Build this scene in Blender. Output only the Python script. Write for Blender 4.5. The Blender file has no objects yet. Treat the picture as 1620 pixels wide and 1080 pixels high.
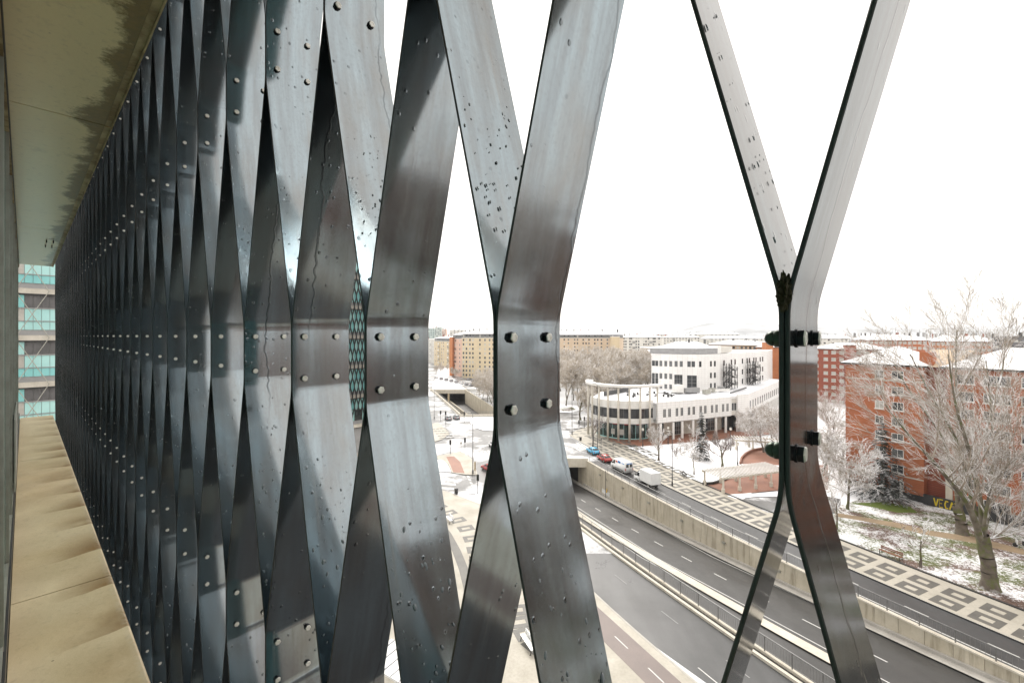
import bpy, bmesh, math, random
from mathutils import Vector, Matrix, noise
random.seed(7)
sc = bpy.context.scene
col = sc.collection
R = math.radians

# ------------------------------------------------------------------ camera, sky, sun, exposure
EYE, FOC, HOR = 28.0, 700.0, 531.0
cam = bpy.data.cameras.new('camera')
cam.sensor_width = 36.0
cam.lens = FOC / 1620 * 36.0
cam.shift_y = -9 / 1620
cam.clip_start, cam.clip_end = 0.01, 12000
co = bpy.data.objects.new('camera', cam)
col.objects.link(co)
co.location = (0, 0, EYE)
co.rotation_euler = (R(90), 0, 0)
sc.camera = co
sc.render.engine = 'CYCLES'
sc.cycles.use_denoising = True
sc.cycles.max_bounces = 8
sc.cycles.transparent_max_bounces = 16
sc.view_settings.view_transform = 'Standard'
sc.view_settings.look = 'None'
sc.view_settings.exposure = 1.15
sc.view_settings.gamma = 1.0
sc.view_settings.use_curve_mapping = False

SUN_EL, SUN_AZ = 45, 0          # azimuth clockwise from +Y (the view direction)
w = bpy.data.worlds.new('World')
sc.world = w
w.use_nodes = True
nt = w.node_tree
nt.nodes.clear()
o_ = nt.nodes.new('ShaderNodeOutputWorld')
bg = nt.nodes.new('ShaderNodeBackground')
sky = nt.nodes.new('ShaderNodeTexSky')
sky.sky_type = 'NISHITA'
sky.sun_disc = False
sky.sun_elevation = R(SUN_EL)
sky.sun_rotation = R(SUN_AZ)
hs = nt.nodes.new('ShaderNodeHueSaturation')
hs.inputs['Saturation'].default_value = 0.12
mx = nt.nodes.new('ShaderNodeMix')
mx.data_type = 'RGBA'
mx.inputs[0].default_value = 0.86
mx.inputs[7].default_value = (9.8, 9.42, 8.95, 1)
nt.links.new(sky.outputs[0], hs.inputs['Color'])
nt.links.new(hs.outputs[0], mx.inputs[6])
nt.links.new(mx.outputs[2], bg.inputs['Color'])
bg.inputs['Strength'].default_value = 0.088
nt.links.new(bg.outputs[0], o_.inputs[0])

sl = bpy.data.lights.new('sun', 'SUN')
sl.energy = 1.4
sl.angle = R(28)
sl.color = (1.0, 0.95, 0.88)
so = bpy.data.objects.new('sun', sl)
col.objects.link(so)
sd = Vector((math.sin(R(SUN_AZ)) * math.cos(R(SUN_EL)), math.cos(R(SUN_AZ)) * math.cos(R(SUN_EL)), math.sin(R(SUN_EL))))
so.rotation_euler = (-sd).to_track_quat('-Z', 'Y').to_euler()
so.location = (0, 0, 80)


# ------------------------------------------------------------------ helpers
def P(x, y, g=0.0):
    """ground point (height g) that the photograph shows at pixel x, y"""
    z = (EYE - g) * FOC / (y - HOR)
    return Vector(((x - 810) / FOC * z, z, g))


def at(x, depth, z=0.0):
    return Vector(((x - 810) / FOC * depth, depth, z))


class MB:
    def __init__(s):
        s.v, s.f, s.m = [], [], []

    def add(s, vs, fs, mi=0):
        b = len(s.v)
        s.v += [tuple(v) for v in vs]
        s.f += [tuple(i + b for i in f) for f in fs]
        s.m += [mi] * len(fs)
        return s

    def box(s, c, d, rz=0.0, mi=0):
        cx, cy, cz = c
        hx, hy, hz = d[0] / 2, d[1] / 2, d[2] / 2
        ca, sa = math.cos(rz), math.sin(rz)
        vs = []
        for z in (-hz, hz):
            for x, y in ((-hx, -hy), (hx, -hy), (hx, hy), (-hx, hy)):
                vs.append((cx + x * ca - y * sa, cy + x * sa + y * ca, cz + z))
        return s.add(vs, [(3, 2, 1, 0), (4, 5, 6, 7), (0, 1, 5, 4), (1, 2, 6, 5), (2, 3, 7, 6), (3, 0, 4, 7)], mi)

    def span(s, a, b, mi=0):
        return s.box([(a[i] + b[i]) / 2 for i in range(3)], [abs(b[i] - a[i]) for i in range(3)], 0, mi)

    def prism(s, poly, z0, z1, mi=0):
        n = len(poly)
        vs = [(p[0], p[1], z0) for p in poly] + [(p[0], p[1], z1) for p in poly]
        fs = [tuple(range(n - 1, -1, -1)), tuple(range(n, 2 * n))]
        fs += [(i, (i + 1) % n, n + (i + 1) % n, n + i) for i in range(n)]
        return s.add(vs, fs, mi)

    def tube(s, a, b, r0, r1=None, n=6, mi=0, cap=True):
        a, b = Vector(a), Vector(b)
        r1 = r0 if r1 is None else r1
        d = (b - a)
        if d.length < 1e-6:
            return s
        d.normalize()
        u = d.cross(Vector((0, 0, 1)) if abs(d.z) < .9 else Vector((1, 0, 0))).normalized()
        v = d.cross(u)
        vs = []
        for p, r in ((a, r0), (b, r1)):
            for k in range(n):
                t = 2 * math.pi * k / n
                vs.append(p + u * (r * math.cos(t)) + v * (r * math.sin(t)))
        fs = [(k, (k + 1) % n, n + (k + 1) % n, n + k) for k in range(n)]
        if cap:
            fs += [tuple(range(n - 1, -1, -1)), tuple(range(n, 2 * n))]
        return s.add(vs, fs, mi)

    def bar(s, a, b, wd, ht, mi=0):
        """rectangular bar from a to b, ht measured upwards"""
        a, b = Vector(a), Vector(b)
        d = (b - a).normalized()
        u = d.cross(Vector((0, 0, 1)))
        u = u.normalized() if u.length > 1e-4 else Vector((1, 0, 0))
        v = u.cross(d)
        vs = []
        for p in (a, b):
            for i, j in ((-1, -1), (1, -1), (1, 1), (-1, 1)):
                vs.append(p + u * (i * wd / 2) + v * (j * ht / 2))
        return s.add(vs, [(3, 2, 1, 0), (4, 5, 6, 7), (0, 1, 5, 4), (1, 2, 6, 5), (2, 3, 7, 6), (3, 0, 4, 7)], mi)

    def lathe(s, c, prof, n=12, axis='z', mi=0, cap=True):
        vs = []
        for r, h in prof:
            for k in range(n):
                t = 2 * math.pi * k / n
                p = (r * math.cos(t), r * math.sin(t), h)
                if axis == 'x':
                    p = (h, p[0], p[1])
                if axis == 'y':
                    p = (p[0], h, p[1])
                vs.append((c[0] + p[0], c[1] + p[1], c[2] + p[2]))
        fs = []
        for i in range(len(prof) - 1):
            for k in range(n):
                k2 = (k + 1) % n
                fs.append((i * n + k, i * n + k2, (i + 1) * n + k2, (i + 1) * n + k))
        if cap:
            fs += [tuple(range(n - 1, -1, -1)), tuple(range((len(prof) - 1) * n, len(prof) * n))]
        return s.add(vs, fs, mi)

    def mesh(s, name, mats, smooth=False):
        me = bpy.data.meshes.new(name)
        me.from_pydata(s.v, [], s.f)
        for m in (mats if isinstance(mats, (list, tuple)) else [mats]):
            me.materials.append(m)
        if any(s.m):
            me.polygons.foreach_set('material_index', s.m)
        if smooth:
            me.polygons.foreach_set('use_smooth', [True] * len(me.polygons))
        me.update()
        return me

    def build(s, name, mats, parent=None, smooth=False):
        return link(name, s.mesh(name, mats, smooth), parent)


def link(name, me, parent=None, loc=None, rz=None):
    o = bpy.data.objects.new(name, me)
    col.objects.link(o)
    if parent is not None:
        o.parent = parent
    if loc is not None:
        o.location = loc
    if rz is not None:
        o.rotation_euler.z = rz
    return o


def tag(o, label=None, cat=None, group=None, kind=None):
    if label:
        o['label'] = label
    if cat:
        o['category'] = cat
    if group:
        o['group'] = group
    if kind:
        o['kind'] = kind
    return o


def thing(name, label, cat, loc=(0, 0, 0), rz=0.0, group=None):
    o = link(name, None, None, loc, rz)
    return tag(o, label, cat, group)


def struct(o):
    o['kind'] = 'structure'
    return o


def dup(root, loc, rz=0.0, scale=None, label=None):
    r = root.copy()
    col.objects.link(r)
    r.location = loc
    r.rotation_euler.z = rz
    if scale:
        r.scale = (scale,) * 3
    if label:
        r['label'] = label
    for ch in list(root.children):
        c = ch.copy()
        col.objects.link(c)
        c.parent = r
        for g in list(ch.children):
            d = g.copy()
            col.objects.link(d)
            d.parent = c
    return r


ONES = ['', 'first', 'second', 'third', 'fourth', 'fifth', 'sixth', 'seventh', 'eighth', 'ninth', 'tenth', 'eleventh', 'twelfth', 'thirteenth',
        'fourteenth', 'fifteenth', 'sixteenth', 'seventeenth', 'eighteenth', 'nineteenth']
TENS = {2: 'twent', 3: 'thirt', 4: 'fort', 5: 'fift', 6: 'sixt', 7: 'sevent', 8: 'eight', 9: 'ninet'}


def ordinal(n):
    if n < 20:
        return ONES[n]
    t = TENS[n // 10]
    return t + 'ieth' if n % 10 == 0 else t + 'y-' + ONES[n % 10]


# ------------------------------------------------------------------ materials
class NG:
    """small node-graph helper"""
    def __init__(s, name):
        s.mat = bpy.data.materials.new(name)
        s.mat.use_nodes = True
        s.t = s.mat.node_tree
        s.b = s.t.nodes['Principled BSDF']
        s.out = s.t.nodes['Material Output']

    def n(s, typ, **kw):
        nd = s.t.nodes.new('ShaderNode' + typ)
        for k, v in kw.items():
            setattr(nd, k, v)
        return nd

    def l(s, a, b):
        s.t.links.new(a, b)

    def val(s, inp, v):
        if hasattr(v, 'is_output'):
            s.l(v, inp)
        else:
            inp.default_value = v

    def pos(s, sc_=(1, 1, 1), obj=False):
        if obj:
            src = s.n('TexCoord').outputs['Object']
        else:
            src = s.n('NewGeometry').outputs['Position']
        m = s.n('Mapping')
        m.inputs['Scale'].default_value = sc_
        s.l(src, m.inputs[0])
        return m.outputs[0]

    def noise(s, vec, scale=1.0, detail=4.0, rough=.55, out='Fac', dist=0.0):
        nd = s.n('TexNoise')
        s.l(vec, nd.inputs['Vector'])
        nd.inputs['Scale'].default_value = scale
        nd.inputs['Detail'].default_value = detail
        nd.inputs['Roughness'].default_value = rough
        nd.inputs['Distortion'].default_value = dist
        return nd.outputs[out]

    def math(s, op, a, b=0.0, c=0.0):
        nd = s.n('Math', operation=op)
        for i, v in enumerate((a, b, c)):
            s.val(nd.inputs[i], v)
        return nd.outputs[0]

    def ramp(s, v, a, b, lo=0.0, hi=1.0, smooth=False):
        nd = s.n('MapRange')
        if smooth:
            nd.interpolation_type = 'SMOOTHSTEP'
        s.val(nd.inputs[0], v)
        nd.inputs[1].default_value = a
        nd.inputs[2].default_value = b
        nd.inputs[3].default_value = lo
        nd.inputs[4].default_value = hi
        return nd.outputs[0]

    def mix(s, f, a, b):
        nd = s.n('Mix', data_type='RGBA')
        s.val(nd.inputs[0], f)
        for i, v in ((6, a), (7, b)):
            if hasattr(v, 'is_output'):
                s.l(v, nd.inputs[i])
            else:
                nd.inputs[i].default_value = (v[0], v[1], v[2], 1)
        return nd.outputs[2]

    def bump(s, h, strength=.3, dist=.02):
        nd = s.n('Bump')
        nd.inputs['Strength'].default_value = strength
        nd.inputs['Distance'].default_value = dist
        s.l(h, nd.inputs['Height'])
        s.l(nd.outputs[0], s.b.inputs['Normal'])

    def sep(s, vec):
        nd = s.n('SeparateXYZ')
        s.l(vec, nd.inputs[0])
        return nd.outputs


def mat(name, c1, c2=None, scale=1.0, rough=.6, rough2=None, metal=0.0, bump=0.0, bscale=None, stretch=(1, 1, 1), lo=.3, hi=.7, spec=.5, grain=0.0, detail=5, bdist=.02):
    g = NG(name)
    c2 = c2 or tuple(x * .8 for x in c1)
    p = g.pos(stretch)
    f = g.ramp(g.noise(p, scale, detail, .6), lo, hi)
    c = g.mix(f, c1, c2)
    if grain:
        f2 = g.ramp(g.noise(p, scale * 14, 3, .6), .35, .65)
        c = g.mix(g.math('MULTIPLY', f2, grain), c, tuple(x * .45 for x in c1))
    g.l(c, g.b.inputs['Base Color'])
    if rough2 is None:
        g.b.inputs['Roughness'].default_value = rough
    else:
        g.l(g.ramp(f, 0, 1, rough, rough2), g.b.inputs['Roughness'])
    g.b.inputs['Metallic'].default_value = metal
    g.b.inputs['Specular IOR Level'].default_value = spec
    if bump:
        g.bump(g.noise(g.pos(stretch), bscale or scale * 6, 6, .6), bump, bdist)
    return g.mat


def make_steel():
    g = NG('wet_dark_steel')
    oc = g.n('TexCoord').outputs['Object']
    rnd = g.n('ObjectInfo').outputs['Random']
    off = g.n('CombineXYZ')
    g.val(off.inputs[0], g.math('MULTIPLY', rnd, 37.0))
    g.val(off.inputs[2], g.math('MULTIPLY', rnd, 91.0))
    va = g.n('VectorMath', operation='ADD')
    g.l(oc, va.inputs[0])
    g.l(off.outputs[0], va.inputs[1])
    v = va.outputs[0]

    def sc(x, y, z):
        m = g.n('Mapping')
        m.inputs['Scale'].default_value = (x, y, z)
        g.l(v, m.inputs[0])
        return m.outputs[0]
    streak = g.noise(sc(1, 14, 1.1), 1.3, 5, .62)
    cloud = g.noise(sc(1, 2.2, 1.1), 1.6, 5, .6)
    fine = g.noise(sc(60, 60, 60), 1.0, 3, .6)
    c = g.mix(g.ramp(streak, .3, .72), (.302, .358, .386), (.215, .234, .246))
    c = g.mix(g.math('MULTIPLY', g.ramp(cloud, .45, .75), .6), c, (.225, .200, .175))
    c = g.mix(g.math('MULTIPLY', g.ramp(fine, .5, .75), .3), c, (.17, .178, .185))
    g.b.inputs['Specular Tint'].default_value = (.55, .54, .53, 1)
    xyz = g.sep(oc)
    # runs of rain water that wander down the plate
    wob = g.noise(sc(0.0, .7, 3.2), 1.0, 3, .55)
    wob2 = g.noise(sc(0.0, 2.0, 16.0), 1.0, 2, .5)
    t = g.math('ADD', g.math('MULTIPLY', xyz[1], 2.7), g.math('MULTIPLY', rnd, 17.3))
    t = g.math('ADD', t, g.math('ADD', g.math('MULTIPLY', wob, .30), g.math('MULTIPLY', wob2, .075)))
    tri = g.math('ABSOLUTE', g.math('SUBTRACT', g.math('FRACT', t), .5))
    gate = g.ramp(g.noise(sc(0, 3.0, .22), 1.0, 1, .5), .53, .57)
    run = g.math('MULTIPLY', g.ramp(tri, .006, .018, 1, 0), gate)
    c = g.mix(g.math('MULTIPLY', run, .45), c, (.05, .052, .058))
    # pale dried water marks
    dry = g.math('MULTIPLY', g.ramp(g.noise(sc(1, 22, .55), 1.0, 4, .6), .62, .78), .35)
    c = g.mix(dry, c, (.27, .25, .22))
    # small standing drops: relief and darkened rim
    vo = g.n('TexVoronoi')
    g.l(sc(26, 26, 22), vo.inputs['Vector'])
    vo.inputs['Scale'].default_value = 1.0
    cs = g.n('SeparateColor')
    g.l(vo.outputs['Color'], cs.inputs[0])
    pick = g.math('GREATER_THAN', cs.outputs[0], .70)
    patch = g.ramp(g.noise(sc(1.5, 1.5, 1.2), 1.0, 2, .5), .44, .55)
    rad = g.ramp(vo.outputs['Distance'], .12, .24, 1, 0, True)
    drop = g.math('MULTIPLY', g.math('MULTIPLY', rad, pick), patch)
    c = g.mix(g.math('MULTIPLY', drop, .55), c, (.06, .065, .07))
    g.l(c, g.b.inputs['Base Color'])
    g.b.inputs['Metallic'].default_value = 1.0
    rr = g.ramp(cloud, .3, .75, .085, .15)
    rr = g.math('ADD', rr, g.math('MULTIPLY', dry, .35))
    rr = g.math('SUBTRACT', rr, g.math('MULTIPLY', drop, .12))
    g.l(rr, g.b.inputs['Roughness'])
    b2 = g.n('BsdfPrincipled')
    g.l(c, b2.inputs['Base Color'])
    b2.inputs['Metallic'].default_value = 1.0
    b2.inputs['Roughness'].default_value = .40
    b2.inputs['Specular Tint'].default_value = (.55, .54, .53, 1)
    ms = g.n('MixShader')
    ms.inputs[0].default_value = .06
    g.l(g.b.outputs[0], ms.inputs[1])
    g.l(b2.outputs[0], ms.inputs[2])
    g.l(ms.outputs[0], g.out.inputs[0])
    hgt = g.math('ADD', g.math('MULTIPLY', drop, 1.0), g.math('MULTIPLY', fine, .03))
    hgt = g.math('ADD', hgt, g.math('MULTIPLY', run, .25))
    g.bump(hgt, .4, .003)
    return g.mat


def make_walkway(name, kind):
    """pale weathered slab with brown run-off stains towards the outer edge (local y = distance from the facade)"""
    g = NG(name)
    oc = g.n('TexCoord').outputs['Object']
    m = g.n('Mapping')
    g.l(oc, m.inputs[0])
    v = m.outputs[0]
    x, y, z = g.sep(v)[:3]
    big = g.noise(v, 1.3, 6, .6)
    fine = g.noise(v, 22, 5, .65)
    if kind == 'floor':
        c = g.mix(g.ramp(big, .3, .7), (.66, .55, .36), (.52, .41, .235))
        wave = g.n('TexWave')
        wave.bands_direction = 'X'
        wave.wave_profile = 'SAW'
        g.l(v, wave.inputs['Vector'])
        wave.inputs['Scale'].default_value = .42
        wave.inputs['Distortion'].default_value = 2.4
        wave.inputs['Detail'].default_value = 3
        wave.inputs['Detail Scale'].default_value = 2.2
        e = g.ramp(g.math('ADD', y, g.math('MULTIPLY', big, .25)), .22, .58)
        st = g.math('MULTIPLY', e, g.math('MULTIPLY', g.ramp(wave.outputs['Fac'], .15, .95), g.ramp(g.noise(v, 1.7, 3, .6), .27, .52)))
        c = g.mix(st, c, (.20, .100, .016))
        c = g.mix(g.math('MULTIPLY', g.ramp(g.noise(v, 3.0, 6, .7), .66, .72), .5), c, (.16, .11, .05))
        lite = g.math('MULTIPLY', g.ramp(y, .415, .45), g.ramp(fine, .35, .6))
        c = g.mix(g.math('MULTIPLY', lite, .5), c, (.62, .55, .42))
        rough = .55
    else:
        c = g.mix(g.ramp(big, .3, .7), (.84, .70, .38), (.80, .68, .38))
        mossn = g.math('ADD', g.noise(v, 2.2, 2, .5), g.math('MULTIPLY', g.noise(v, 26, 6, .75), .42))
        e = g.math('ADD', g.math('MULTIPLY', y, 1.75), g.math('MULTIPLY', mossn, .9))
        moss = g.ramp(e, 1.16, 1.27)
        c = g.mix(g.math('MULTIPLY', moss, .9), c, g.mix(g.ramp(fine, .3, .7), (.21, .130, .020), (.115, .078, .014)))
        c = g.mix(g.math('MULTIPLY', g.ramp(g.noise(v, 4.0, 5, .7), .60, .75), .35), c, (.30, .18, .07))
        rough = .35
    c = g.mix(g.math('MULTIPLY', g.ramp(fine, .55, .8), .3), c, (.15, .12, .07))
    spk = g.n('TexVoronoi')
    g.l(v, spk.inputs['Vector'])
    spk.inputs['Scale'].default_value = 9
    sp = g.ramp(spk.outputs['Distance'], .05, .075, 1, 0)
    scol = g.n('SeparateColor')
    g.l(spk.outputs['Color'], scol.inputs[0])
    sp = g.math('MULTIPLY', sp, g.math('GREATER_THAN', scol.outputs[0], .72))
    c = g.mix(g.math('MULTIPLY', sp, .7), c, (.09, .06, .03))
    g.l(c, g.b.inputs['Base Color'])
    g.b.inputs['Roughness'].default_value = rough
    if kind != 'floor':
        g.b.inputs['Coat Weight'].default_value = 1.0
        g.b.inputs['Coat Roughness'].default_value = .25
    g.bump(fine, .25, .01)
    return g.mat


def make_asphalt(name, c, wet=.35, snow=0.0, scale=.12):
    g = NG(name)
    p = g.pos()
    big = g.noise(p, scale, 5, .6)
    fine = g.noise(p, 4.0, 4, .7)
    tracks = g.noise(g.pos((.35, .06, 1)), 1.0, 4, .6)
    cc = g.mix(g.ramp(big, .35, .65), c, tuple(x * .72 for x in c))
    cc = g.mix(g.math('MULTIPLY', g.ramp(fine, .5, .75), .35), cc, tuple(x * 1.6 for x in c))
    cc = g.mix(g.math('MULTIPLY', g.ramp(tracks, .48, .62), .5), cc, tuple(x * .45 for x in c))
    if snow:
        s2 = g.ramp(g.math('ADD', g.noise(p, .09, 6, .68), g.math('MULTIPLY', fine, .10)), .64 - snow * .2, .74 - snow * .2)
        cc = g.mix(g.math('MULTIPLY', s2, .9), cc, (.62, .63, .65))
    g.l(cc, g.b.inputs['Base Color'])
    g.l(g.ramp(g.math('ADD', big, g.math('MULTIPLY', fine, .3)), .4, .95, wet * .55, wet * 1.5), g.b.inputs['Roughness'])
    g.bump(g.noise(p, 9, 3, .7), .15, .02)
    return g.mat


def make_lawn():
    """grass, leaf litter and half-melted snow"""
    g = NG('snowy_grass')
    p = g.pos()
    a = g.noise(p, .16, 6, .7)
    b = g.noise(p, 4.2, 5, .8)
    d = g.noise(p, .22, 3, .6)
    grass = g.mix(g.ramp(b, .35, .65), (.075, .095, .022), (.13, .14, .05))
    leaf = g.mix(g.ramp(g.noise(p, 5, 3, .7), .4, .6), (.085, .050, .038), (.17, .11, .085))
    c = g.mix(g.ramp(d, .46, .56), grass, leaf)
    s = g.math('ADD', g.math('MULTIPLY', a, 1.0), g.math('MULTIPLY', b, .95))
    c = g.mix(g.ramp(s, .95, 1.04), c, (.74, .75, .77))
    g.l(c, g.b.inputs['Base Color'])
    g.b.inputs['Roughness'].default_value = .85
    g.bump(b, .8, .12)
    return g.mat


def make_twig(name, c1, c2, snow=.75, lo=.15, hi=.6, moss=False):
    g = NG(name)
    p = g.pos()
    nz = g.sep(g.n('NewGeometry').outputs['Normal'])[2]
    c = g.mix(g.ramp(g.noise(p, 1.2, 4, .6), .35, .65), c1, c2)
    if moss:
        c = g.mix(g.math('MULTIPLY', g.ramp(g.noise(p, .9, 4, .6), .5, .6), .7), c, (.10, .12, .02))
    k = g.math('ADD', nz, g.ramp(g.noise(p, .8, 3, .6), .3, .7, -.35, .35))
    c = g.mix(g.math('MULTIPLY', g.ramp(k, lo, hi), snow), c, (.82, .82, .84))
    g.l(c, g.b.inputs['Base Color'])
    g.b.inputs['Roughness'].default_value = .85
    return g.mat


def make_grid(name, c1, line, sx, sz, wd=.05, rough=.5, var=.1, brick=False):
    """wall cladding with joints; local x along the wall, local z up"""
    g = NG(name)
    oc = g.n('TexCoord').outputs['Object']
    xyz = g.sep(oc)
    nrm = g.n('TexCoord').outputs['Normal']
    nx = g.math('ABSOLUTE', g.sep(nrm)[0])
    u = g.math('ADD', g.math('MULTIPLY', xyz[0], g.math('SUBTRACT', 1.0, nx)), g.math('MULTIPLY', xyz[1], nx))
    fz = g.math('FRACT', g.math('DIVIDE', xyz[2], sz))
    fx = g.math('FRACT', g.math('DIVIDE', u, sx))
    ln = g.math('MAXIMUM', g.math('LESS_THAN', fz, wd / sz), g.math('LESS_THAN', fx, wd / sx))
    p = g.pos()
    c = g.mix(g.ramp(g.noise(p, .4, 5, .6), .3, .7), c1, tuple(x * (1 - var) for x in c1))
    c = g.mix(g.math('MULTIPLY', g.ramp(g.noise(g.pos((1.5, 1.5, .12)), .6, 4, .6), .5, .8), .25), c, tuple(x * .65 for x in c1))
    c = g.mix(g.math('MULTIPLY', ln, .8), c, line)
    g.l(c, g.b.inputs['Base Color'])
    g.b.inputs['Roughness'].default_value = rough
    return g.mat


def make_brick(name, c1, c2):
    g = NG(name)
    p = g.pos()
    z = g.sep(p)[2]
    course = g.math('FRACT', g.math('MULTIPLY', z, 3.3))
    rowv = g.noise(g.pos((.2, .2, 6)), 1.0, 2, .5)
    c = g.mix(g.ramp(g.noise(p, .25, 6, .65), .3, .7), c1, c2)
    c = g.mix(g.math('MULTIPLY', g.ramp(rowv, .4, .7), .35), c, tuple(x * .65 for x in c2))
    c = g.mix(g.math('MULTIPLY', g.math('LESS_THAN', course, .14), .25), c, (.35, .27, .22))
    c = g.mix(g.math('MULTIPLY', g.ramp(g.noise(p, 2.5, 4, .7), .5, .75), .3), c, tuple(x * .6 for x in c1))
    g.l(c, g.b.inputs['Base Color'])
    g.b.inputs['Roughness'].default_value = .8
    return g.mat


def make_concrete(name, c1, c2, streak=.5):
    g = NG(name)
    p = g.pos()
    rnd = g.n('ObjectInfo').outputs['Random']
    st = g.noise(g.pos((1.6, 1.6, .16)), 1.0, 6, .65)
    c = g.mix(g.ramp(g.noise(p, .5, 6, .65), .3, .7), c1, c2)
    c = g.mix(g.math('MULTIPLY', rnd, .35), c, tuple(x * .62 for x in c1))
    c = g.mix(g.math('MULTIPLY', g.ramp(st, .5, .72), streak), c, (.16, .13, .085))
    c = g.mix(g.math('MULTIPLY', g.ramp(g.noise(p, 6, 4, .7), .5, .8), .25), c, tuple(x * .6 for x in c2))
    g.l(c, g.b.inputs['Base Color'])
    g.b.inputs['Roughness'].default_value = .75
    g.bump(g.noise(p, 5, 5, .6), .2, .03)
    return g.mat


def make_glass(name, tint, rough=.04, see=.35):
    g = NG(name)
    g.b.inputs['Base Color'].default_value = (*tint, 1)
    g.b.inputs['Roughness'].default_value = rough
    g.b.inputs['Specular IOR Level'].default_value = .8
    if see:
        tr = g.n('BsdfTransparent')
        tr.inputs[0].default_value = (.65, .85, .82, 1)
        ms = g.n('MixShader')
        ms.inputs[0].default_value = see
        g.l(g.b.outputs[0], ms.inputs[1])
        g.l(tr.outputs[0], ms.inputs[2])
        g.l(ms.outputs[0], g.out.inputs[0])
    return g.mat


M = {}
M['steel'] = make_steel()
M['bolt'] = mat('bolt_zinc', (.80, .78, .73), (.62, .59, .53), 60, .3, .45, metal=.25, bump=.3, bscale=120, bdist=.002)
M['bolt_shade_side'] = mat('bolt_shade_side', (.05, .052, .06), (.03, .03, .035), 30, .35, metal=.6)  # dark copy for the head sides, their shade put into the colour
M['added_forecourt'] = make_asphalt('added_dark_asphalt', (.034, .034, .036), .45)  # added out of view so the strips' undersides reflect dark
M['nut'] = mat('green_nut', (.060, .085, .062), (.03, .04, .03), 30, .3, metal=.5)
M['drop'] = mat('water_drop', (.20, .22, .235), (.15, .165, .18), 3, .06, spec=.5)
M['edge'] = mat('shaded_edge', (.018, .02, .02), (.035, .038, .034), 8, .45, lo=.4, hi=.7)  # strip edges, their shade towards the building put in as flat black
M['moss'] = mat('moss_dark', (.030, .030, .012), (.07, .055, .015), 60, .9, bump=1, bscale=90)
M['wfloor'] = make_walkway('walkway_floor', 'floor')
M['soffit'] = make_walkway('walkway_soffit', 'soffit')
M['trim'] = mat('rusted_trim', (.46, .36, .19), (.20, .13, .05), 5, .5, bump=.3, lo=.4, hi=.6, stretch=(1, 1, 1))
M['dark'] = mat('dark_metal', (.025, .027, .03), (.04, .04, .04), 4, .45)
M['black'] = mat('black_paint', (.018, .018, .02), (.03, .03, .03), 4, .4)
M['alu'] = mat('aluminium', (.42, .42, .38), (.30, .29, .25), 6, .4, metal=.4)
M['teal_glass'] = make_glass('teal_glass', (.19, .35, .31), .06, .12)
M['teal'] = mat('teal_panel', (.20, .52, .53), (.26, .60, .59), .5, .18, spec=.6)
M['teal2'] = mat('pale_teal_panel', (.42, .70, .68), (.34, .62, .61), .5, .18, spec=.6)
M['cream'] = mat('cream_concrete', (.60, .56, .49), (.45, .42, .36), 1.2, .7, grain=.2)
M['grey_band'] = mat('grey_band', (.33, .33, .33), (.26, .26, .26), 1, .5)
M['louvre'] = mat('dark_louvre', (.13, .125, .13), (.09, .09, .09), 2, .5)
M['glass'] = mat('window_glass', (.030, .034, .038), (.05, .055, .06), .6, .06, spec=.7)
M['glass_pale'] = mat('window_glass_pale', (.16, .17, .17), (.08, .085, .09), .9, .08, spec=.7)
M['curtain'] = mat('window_blind', (.52, .50, .46), (.36, .35, .32), .7, .4)
M['white'] = mat('white_paint', (.76, .75, .72), (.66, .65, .62), 1.2, .5)
M['road'] = make_asphalt('road_asphalt', (.062, .063, .065), .42)
M['road_low'] = make_asphalt('lower_asphalt', (.048, .047, .046), .46)
M['road_pale'] = make_asphalt('intersection_asphalt', (.15, .15, .15), .42, snow=.6)  # glare and haze over the junction put in as paler, snow-patched asphalt
M['mark'] = mat('road_paint', (.66, .66, .64), (.50, .50, .48), 1.5, .6, grain=.25)
M['mark_worn'] = mat('worn_road_paint', (.34, .34, .34), (.20, .20, .20), 1.5, .6, grain=.4)
M['pave'] = mat('cream_paving', (.455, .425, .365), (.36, .335, .28), .35, .55, rough2=.75, grain=.25, bump=.1, bscale=3)
M['pave_dark'] = mat('dark_paving', (.095, .090, .082), (.13, .125, .11), .8, .55, grain=.25)
M['pave_red'] = mat('red_paving', (.30, .135, .085), (.22, .10, .065), .4, .6, grain=.3)
M['bike'] = mat('bike_lane', (.165, .125, .112), (.13, .10, .09), .5, .5, grain=.2)
M['snow'] = mat('snow', (.86, .86, .88), (.80, .81, .84), .5, .7, bump=.3, bscale=1.5, bdist=.1)
M['snow_far'] = mat('far_snow', (.72, .73, .75), (.50, .51, .52), .006, .85, lo=.35, hi=.75)
M['lawn'] = make_lawn()
M['trail'] = mat('dirt_trail', (.36, .27, .17), (.24, .18, .115), .6, .8, grain=.4, bump=.3)
M['conc'] = make_concrete('concrete_wall', (.60, .55, .45), (.46, .41, .31), .75)
M['conc_lt'] = make_concrete('concrete_coping', (.66, .62, .54), (.54, .49, .40), .25)
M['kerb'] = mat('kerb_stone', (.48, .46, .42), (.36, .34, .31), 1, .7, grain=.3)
M['rail'] = mat('rail_steel', (.22, .22, .22), (.15, .15, .15), 2, .45, metal=.4)
M['brick'] = make_brick('red_brick', (.44, .145, .058), (.33, .10, .043))
M['brick_o'] = make_brick('orange_brick', (.56, .22, .085), (.46, .17, .07))
M['brick_d'] = make_brick('deep_red_brick', (.33, .085, .045), (.24, .06, .035))
M['tiles'] = make_grid('white_cladding', (.82, .81, .79), (.42, .41, .39), 1.5, .62, .05)
M['yellow'] = mat('yellow_render', (.62, .51, .34), (.55, .45, .30), .3, .8)
M['tan'] = mat('tan_render', (.56, .44, .32), (.49, .38, .27), .3, .8)
M['brown'] = mat('brown_brick', (.17, .105, .075), (.12, .075, .055), .3, .8)
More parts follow.
